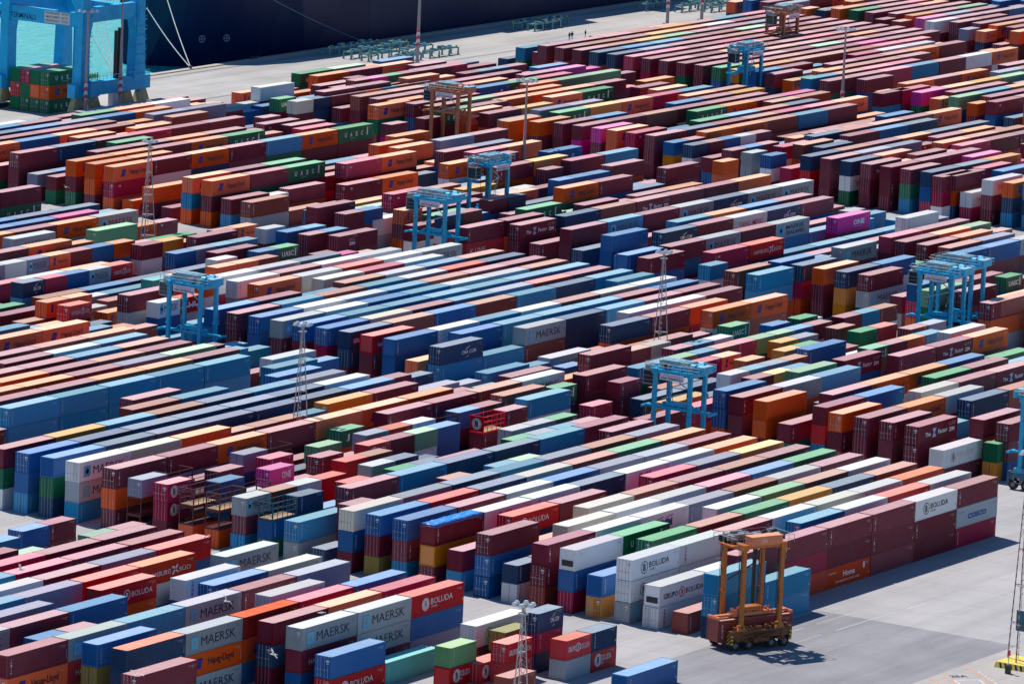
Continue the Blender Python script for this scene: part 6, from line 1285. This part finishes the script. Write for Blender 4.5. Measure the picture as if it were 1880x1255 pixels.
for i, (x, y, _) in enumerate(SF):
    if i == 0: o = proto
    else:
        o = proto.copy(); COL.objects.link(o)
        for ch in list(proto.children):
            c_ = ch.copy(); COL.objects.link(c_); c_.parent = o
    o.scale = (.92, .9, .85)
    o.location = (x, y, 0); o.rotation_euler = (0, 0, math.radians(random.Random(i).uniform(-4, 4)))
    if i < 8: lab = 'teal spreader frame, %s of the group of eight beside a pole mast' % posw[i]
    elif i < 11: lab = 'teal spreader frame, %s of three in the ship shadow' % ['left', 'middle', 'right'][i-8]
    else: lab = 'teal spreader frame, %s of five at the top edge of the apron' % ['leftmost', 'second', 'middle', 'fourth', 'rightmost'][i-11]
    tag(o, lab, 'frame', 'spreader frames parked on the apron')

# ------------------------------------------------------------------ quay crane
CB = simple('crane_blue_paint', (.005, .44, .80), .6, 0, .14, .5, .16)
BEI = simple('bogie_cover', (.42, .36, .18), .6, 0, .3, 1.5)
t = bpy.data.objects.new('quay_crane', None); COL.objects.link(t); t.location = (0, 0, 0)
tag(t, 'tall blue quay crane standing on the apron over stacked containers', 'crane')
XL, XR, YN, YF = 992.3, 1011.5, 733.0, 752.0
for x in (XL, XR):
    for y in (YN, YF):
        b = MB(); b.taper(x, y, 6.4, 1.9 if x == XR else 1.5, 1.1, 19.5, 1.35, 1.05); b.taper(x, y, 19.5, 1.35, 1.05, 46, 1.1, 1.0)
        if y == YN or x == XL: b.taper(x+(1.3 if x == XL else -1.3), y, 15.2, .1, .9, 19.5, 1.1, .9)
        lg = b.build('leg', CB, t)
        if y == YN:
            b = MB()
            for q in range(11):
                z = 4+q*2.1; b.box(x+1.7, y-.9, z, x+2.3, y+.9, z+.08); b.bar((x+2.3, y-.9, z), (x+2.3, y-.9, z+1.1), .03, 4); b.bar((x+2.3, y+.9, z), (x+2.3, y+.9, z+1.1), .03, 4)
            b.build('stair_landing', DARK if x == XL else CB, lg)
for y in (YN, YF):
    b = MB(); b.box(XL-3.2, y-.95, 4.2, XR+4.0, y+.95, 7.0)
    b.box(XL-.4, y-.7, 19.5, XR+.4, y+.7, 22.6)
    b.build('sill_beam', CB, t)
    for x in (XL-1.2, XL+4.2, XR-3.4, XR+2.0):
        b = MB(); b.taper(x, y, 1.4, 2.2, .8, 4.2, 1.0, .6)
        bg_ = b.build('bogie', BEI, t)
        for q in (-1.6, -.5, .6, 1.7):
            b = MB(); b.bar((x+q, y-.35, .5), (x+q, y+.35, .5), .46, 12); b.build('wheel', DARK, bg_)
for x in (XL, XR):
    b = MB(); b.box(x-.85, YN-1.2, 18.6, x+.85, YF+18, 21.6); b.bar((x, YF+1, 22), (x, YF-9, 34), .5, 8); b.bar((x, YN+1, 22), (x, YF-10, 34), .5, 8)
    pb = b.build('portal_beam', CB, t)
    if x == XL:
        g_ = Logo(); g_.word('APM TERMINALS', 0, 0, 9.6, 1.1, (.01, .02, .10), .01)
        for k, (a, c_) in enumerate(((4.0, 2.0), (5.2, 2.35), (7.6, 2.0))): g_.poly([(a, c_), (a+1.6, c_+.12), (a+1.7, c_+.3)], (.55, .08, .25))
        link('lettering', logo_mesh('crane_lettering', g_, 0), pb, (x-.88, YF+1.9, 19.1), -math.pi/2)
        b = MB(); b.box(x-.95, YN+2.6, 18.9, x-.87, YN+9.1, 21.3); sg = b.build('notice_board', simple('notice_white', (.66, .64, .66), .6), pb)
        g_ = Logo()
        for k, (l1, l2) in enumerate((('WATER ZONE', '87-01'), ('MAX SPEED', '87-72'), ('NO ENTRANCE', '97-01'))):
            g_.word(l1, .35, .28+.78*(2-k), 3.4, .42, (.06, .06, .12), .01); g_.word(l2, 4.4, .28+.78*(2-k), 1.6, .42, (.06, .06, .12), .01)
        link('lettering', logo_mesh('notice_text', g_, 0), sg, (x-.97, YN+9.0, 18.9), -math.pi/2)
b = MB()
for x in (XL, XR):
    b.bar((x-1.5, YN+1, 8), (x-1.5, YN+1, 19), .10, 5); b.bar((x-1.5, YF-1, 8), (x-1.5, YF-1, 19), .10, 5)
    b.bar((x-1.0, YN, 22.5), (x-1.0, (YN+YF)/2, 33), .35, 8); b.bar((x-1.0, YF, 22.5), (x-1.0, (YN+YF)/2, 33), .35, 8)
    for q in range(9): b.box(x-1.6, YN-1.3, 3.5+q*2, x+1.6, YN-1.15, 3.6+q*2)
for q in range(12): b.bar((XR-1.7, YN-1.25, 7.5+q), (XR-.9, YN-1.25, 7.5+q), .04, 4)
b.build('bracing', CB, t)
b = MB(); b.box(XL+5, YN-10, 46, XL+8, YF+60, 49); b.box(XR-8, YN-10, 46, XR-5, YF+60, 49); b.box(XL-1, YN-1, 45, XR+1, YN+1, 48); b.box(XL-1, YF-1, 45, XR+1, YF+1, 48)
b.build('boom', CB, t)
b = MB(); b.box(XL+3, YN-14, 49, XR-3, YN+6, 56); b.build('machinery_house', CB, t)
b = MB(); b.box(XL+.8, YN-2.0, 7.3, XL+4.0, YN+.2, 7.4); b.box(XL+.8, YN-2.0, 4.2, XL+4.0, YN-.96, 7.2)
for q in range(5): b.bar((XL+.8+q*.8, YN-2.0, 7.3), (XL+.8+q*.8, YN-2.0, 8.4), .03, 4)
b.bar((XL+.8, YN-2, 8.4), (XL+4, YN-2, 8.4), .03, 4)
b.build('work_platform', CB, t)
b = MB(); b.bar((XR-6, YN+.2, 7), (XR-5.6, YN+.2, 17.5), .55, 8); b.box(XR-7.4, YN-.2, 7, XR-6.9, YN+.4, 17); b.build('cable_tower', DARK, t)
b = MB(); b.box(XR-8.6, YN-.6, .3, XR-6.4, YN+.6, 4.1); b.build('electrical_cabinet', simple('white_cabinet', (.7, .72, .74), .5), t)
b = MB()
for y in (YN-1.0, YN+1.0):
    b.bar((XL-3, y, 8.1), (XR+3.6, y, 8.1), .04, 4)
    for q in range(20): b.bar((XL-3+q*1.35, y, 7), (XL-3+q*1.35, y, 8.1), .03, 4)
b.bar((XL, YN-.8, 23.7), (XR, YN-.8, 23.7), .04, 4)
for q in range(20): b.bar((XL+q*1.05, YN-.8, 22.6), (XL+q*1.05, YN-.8, 23.7), .03, 4)
b.build('guard_rail', LITE, t)
# containers under the crane portal: four stacks of three
cols = [['G', 'o', 'G'], ['G', 'o', 'G'], ['G', 'o', 'G'], ['G', 'o', 'G']]
face = [('G', 'r', 'G'), ('k', 'G', 'G'), ('G', 'o', 'G'), ('G', 'o', 'G')]
nm = ['farthest', 'third', 'second', 'nearest']
for q in range(4):
    for tier in range(3):
        c_ = face[q][2-tier]
        code = {'G': 'UA', 'o': 'HL'}.get(c_, '') if q == 3 else ''
        make_container(990.6, 747.4-2.55*q, 2.91*tier, 12.19, 2.896, c_, code, '%s container under the blue quay crane, %s of the %s stack' % (WORD[c_], ['bottom', 'middle', 'top'][tier], nm[q]), 'containers stacked under the quay crane', 900+q*3+tier)

# ------------------------------------------------------------------ ship
HULL = NT('ship_hull_paint')
g = HULL.n('NewGeometry').outputs['Position']; st = HULL.n('Mapping'); st.inputs['Scale'].default_value = (.6, .6, .06); HULL.l(g, st.inputs[0])
f = HULL.noise(st.outputs[0], .8, 6, .7)
HULL.l(HULL.mix(HULL.ramp(f, .5, .8, 0, .5), (.001, .012, .065), (.006, .03, .10)), HULL.b.inputs['Base Color']); HULL.b.inputs['Roughness'].default_value = .42
HULL.b.inputs['Specular IOR Level'].default_value = .25
b = MB(); HY = QY+1.6; HT = 21.0
prof = [(1086, 27), (1088, 22), (1092, 16), (1098, 10.5), (1108, 5.5), (1122, 2), (1145, .1), (1500, 0)]
top = [(1083, 27), (1084, 18), (1086, 9), (1091, 3.8), (1102, .8), (1116, 0), (1145, 0), (1500, 0)]
for (a, c_), (a2, c2) in zip(list(zip(prof, top))[:-1], list(zip(prof, top))[1:]):
    b.quad([(a[0], HY+a[1], -3.5), (a2[0], HY+a2[1], -3.5), (c2[0], HY+c2[1], HT), (c_[0], HY+c_[1], HT)])
b.quad([(1083, HY+27, HT)]+[(p[0], HY+p[1], HT) for p in top[1:]]+[(1500, HY+46, HT), (1110, HY+46, HT)])
b.quad([(1083, HY+27, HT), (1110, HY+46, HT), (1112, HY+46, -3.5), (1086, HY+27, -3.5)])
t = bpy.data.objects.new('container_ship', None); COL.objects.link(t); tag(t, 'huge dark navy ship hull moored along the quay', 'ship')
b.build('hull', HULL.m, t)
b = MB()
rs = random.Random(3)
x = 1187
while x < 1480:
    w = rs.choice([12.6, 25, 25]); b.box(x, HY+1.2, HT, x+w-1.2, HY+44, HT+rs.choice([2.6, 5.2, 7.8, 10.4])); x += w+rs.choice([0, 0, 2])
b.build('deck_cargo', simple('deck_cargo_paint', (.2, .06, .06), .6), t)
g_ = Logo()
for cx in (0, 6.4):
    g_.ring(cx, 0, .85, .2, (.13, .17, .25)); g_.poly([(cx-.8, -.1), (cx+.8, -.1), (cx+.8, .1), (cx-.8, .1)], (.13, .17, .25)); g_.poly([(cx-.1, -.8), (cx+.1, -.8), (cx+.1, .8), (cx-.1, .8)], (.13, .17, .25))
link('thruster_mark', logo_mesh('thruster_mark', g_, 0), t, (1087.6, HY+6.6, 4.4), -math.radians(24))
ROPE = simple('mooring_rope_fibre', (.72, .70, .66), .8); ROPED = simple('dark_rope_fibre', (.10, .22, .34), .8)  # ROPED is a darker, bluish rope colour
def rope(a, c_, r, lab, m=ROPE, sag=.6):
    b = MB(); n = 10; a = Vector(a); c_ = Vector(c_); pr = a
    for k in range(1, n+1):
        q = a.lerp(c_, k/n); q.z -= sag*math.sin(math.pi*k/n); b.bar(pr, q, r, 5); pr = q
    o = b.build('mooring_rope', m); tag(o, lab, 'rope')
rope((1070.7, 761.2, .5), (1078.4, 779, 11.2), .11, 'white mooring rope slanting left from the bollard to the crane edge')
rope((1070.9, 761.2, .5), (1083.3, 778, 15.2), .11, 'white mooring rope rising steeply from the bollard up the dark hull')
rope((1043.2, 761.2, .5), (1049, 779, 18), .13, 'leftmost white rope seen through the crane portal')
rope((1043.3, 761.2, .5), (1051.2, 776, 18), .13, 'middle white rope seen through the crane portal')
rope((1043.4, 761.2, .5), (1053, 773.8, 18), .13, 'rightmost white rope seen through the crane portal')
rope((1138.8, 761.2, .5), (1096, 763.2, 16.0), .10, 'thin dark rope running diagonally down the navy hull', ROPED)
BOL = simple('bollard_iron', (.03, .03, .035), .5)
def bollard(x, lab):
    b = MB(); b.bar((0, 0, 0), (0, 0, .5), .28, 10); b.bar((0, 0, .5), (0, 0, .66), .42, 10, r2=.36)
    o = b.build('bollard', BOL, None, (x, 761.1, .2)); tag(o, lab, 'bollard', 'bollards along the quay edge')
bollard(1070.8, 'black bollard holding two white ropes at the quay edge')
bollard(1043.3, 'black bollard behind the crane sill with three ropes')
bollard(1138.8, 'black bollard at the shaded quay edge')
bollard(1094.3, 'left bollard of a pair on the bare quay edge'); bollard(1096.0, 'right bollard of a pair on the bare quay edge')
b = MB()
for k in range(14): b.box(1010+k*30, QY+.1, -3.4, 1012.2+k*30, QY+1.2, -.3)
tag(b.build('quay_fender', BOL), 'row of black rubber fenders along the quay wall', 'fender', None, 'stuff')

# ------------------------------------------------------------------ people
HV = simple('hi_vis_yellow_green', (.25, .80, .08), .6, 0, .05); SK = simple('skin', (.45, .25, .18), .6); TR = simple('dark_trousers', (.02, .03, .06), .8); HEL = simple('white_helmet', (.7, .7, .7), .4); HELO = simple('orange_helmet', (.8, .2, .03), .4); DK = simple('dark_jacket', (.03, .04, .06), .8)
def person_mesh():
    me = bpy.data.meshes.new('person_body')
    vs = [(0, 0, .95), (0, 0, 1.15), (0, 0, 1.42), (0, 0, 1.55), (0, 0, 1.68), (-.1, 0, .9), (-.13, .06, .5), (-.13, 0, .08), (-.13, .16, .04), (.1, 0, .9), (.13, -.05, .5), (.13, -.12, .08), (.13, .05, .04), (-.2, 0, 1.42), (-.27, .02, 1.14), (-.25, .14, .92), (.2, 0, 1.42), (.27, .02, 1.14), (.25, .14, .92)]
    es = [(0, 1), (1, 2), (2, 3), (3, 4), (0, 5), (5, 6), (6, 7), (7, 8), (0, 9), (9, 10), (10, 11), (11, 12), (2, 13), (13, 14), (14, 15), (2, 16), (16, 17), (17, 18)]
    me.from_pydata(vs, es, [])
    o = bpy.data.objects.new('tmp', me); COL.objects.link(o)
    o.modifiers.new('s', 'SKIN'); o.modifiers.new('u', 'SUBSURF').levels = 1
    rad = [.17, .16, .17, .06, .11, .1, .075, .05, .05, .1, .075, .05, .05, .07, .05, .04, .07, .05, .04]
    for i, q in enumerate(rad): me.skin_vertices[0].data[i].radius = (q, q*.8)
    me.skin_vertices[0].data[0].use_root = True
    bpy.context.view_layer.update()
    m2 = bpy.data.meshes.new_from_object(o.evaluated_get(bpy.context.evaluated_depsgraph_get()))
    bpy.data.objects.remove(o)
    m2.materials.clear(); m2.materials.append(SK); m2.materials.append(TR)
    for p in m2.polygons: p.material_index = 1 if p.center.z < .95 else 0
    return m2
PM = person_mesh()
def person(x, y, z, rz, lab, vest, hel):
    o = link('person', PM, None, (x, y, z), rz); tag(o, lab, 'person', 'people at work')
    b = MB(); b.taper(0, 0, .9, .2, .15, 1.2, .21, .16); b.taper(0, 0, 1.2, .21, .16, 1.47, .24, .14)
    for s in (-1, 1): b.bar((s*.23, 0, 1.45), (s*.28, .02, 1.1), .085, 6)
    b.build('jacket', vest, o)
    b = MB(); b.bar((0, 0, 1.66), (0, 0, 1.80), .15, 10, r2=.09); b.bar((0, .04, 1.655), (0, .04, 1.68), .17, 10); b.build('helmet', hel, o)
for k in range(4): person(XL+1.2+k*.85, YN-1.5, 7.4, 2.6+k*.3, 'person in green vest on the crane platform, %s of four' % ['leftmost', 'second', 'third', 'rightmost'][k], HV, HEL)
for k, (x, y) in enumerate(((987.6, 730.2), (988.9, 729.9), (989.7, 730.2), (990.6, 729.6))):
    person(x-1, y-.2, 0, 2+k, 'person %s on the ground below the crane, %s of four' % ('in orange vest' if k == 0 else 'in green vest', ['leftmost', 'second', 'third', 'rightmost'][k]), HELO if k == 0 else HV, HELO if k == 0 else HEL)
for k, (x, y) in enumerate(((1144.6, 709.2), (1146.2, 709.5), (1151.1, 709.0))):
    person(x, y, 0 if False else 5.85, k*2, 'person in dark clothes on the far container roofs, %s of three' % ['left', 'middle', 'right'][k], DK, DK)

# ------------------------------------------------------------------ gulls
GW_ = simple('white_feathers', (.80, .80, .80), .7); GG = simple('grey_wing_feathers', (.55, .57, .6), .7)
def gull(x, y, z, rz, roll, flap, lab, flying=True):
    t = bpy.data.objects.new('gull', None); COL.objects.link(t); t.location = (x, y, z); t.rotation_euler = (roll, .1, rz); tag(t, lab, 'bird', 'white gulls over the yard')
    b = MB()
    rg = [(-.34, .01), (-.22, .055), (-.05, .085), (.1, .08), (.2, .055), (.27, .06), (.32, .03), (.38, .008)]
    for (a, r_), (c_, q_) in zip(rg[:-1], rg[1:]): b.bar((a, 0, 0), (c_, 0, .01), r_, 8, r2=q_)
    b.quad([(-.3, -.02, 0), (-.3, .02, 0), (-.46, .09, 0), (-.46, -.09, 0)])
    b.build('body', GW_, t)
    for s in (-1, 1):
        b = MB(); e = flap
        if flying:
            pts = [(.12, 0, .03), (.17, s*.32, .03+.30*e), (.02, s*.72, .03+.22*e)]
            bk = [(-.1, 0, .03), (-.06, s*.33, .03+.30*e), (-.1, s*.66, .03+.22*e)]
            for k in (0, 1): b.quad([pts[k], pts[k+1], bk[k+1], bk[k]]); b.quad([(p[0], p[1], p[2]-.015) for p in (pts[k], bk[k], bk[k+1], pts[k+1])])
        else: b.quad([(.12, s*.08, .05), (-.4, s*.03, .02), (-.2, s*.09, -.02), (.1, s*.1, -.02)])
        b.build('wing', GG if not flying else GW_, t)
    if not flying:
        b = MB(); b.bar((0, .03, -.07), (0, .03, -.2), .012, 4); b.bar((0, -.03, -.07), (0, -.03, -.2), .012, 4); b.build('leg', simple('gull_leg', (.6, .4, .1), .6), t)
    for ch in t.children: ch.scale = (1.25, 1.25, 1.25)
gull(580.6, 435.7, 16, 1.9, .7, 1.2, 'white gull with raised wings over pink roofs at lower left')
gull(612.3, 430.5, 16, .2, -.2, .5, 'white gull gliding over a crimson roof left of the open racks')
gull(583.9, 407.0, 16, 1.3, .8, .9, 'white gull in front of a lavender container with a star')
gull(564.8, 386.7, 16, 1.6, .9, .5, 'white gull flying low before navy doors at bottom left')
gull(545.4, 392.3, 16, .3, .3, .8, 'white gull at the bottom edge before a navy container')
gull(841.7, 624.3, 14, .9, .5, .6, 'small white gull before orange stacks in the upper left')
gull(612.3, 412.2, 9.05, 2.2, 0, 0, 'gull standing on the white roof of a grey container', False)
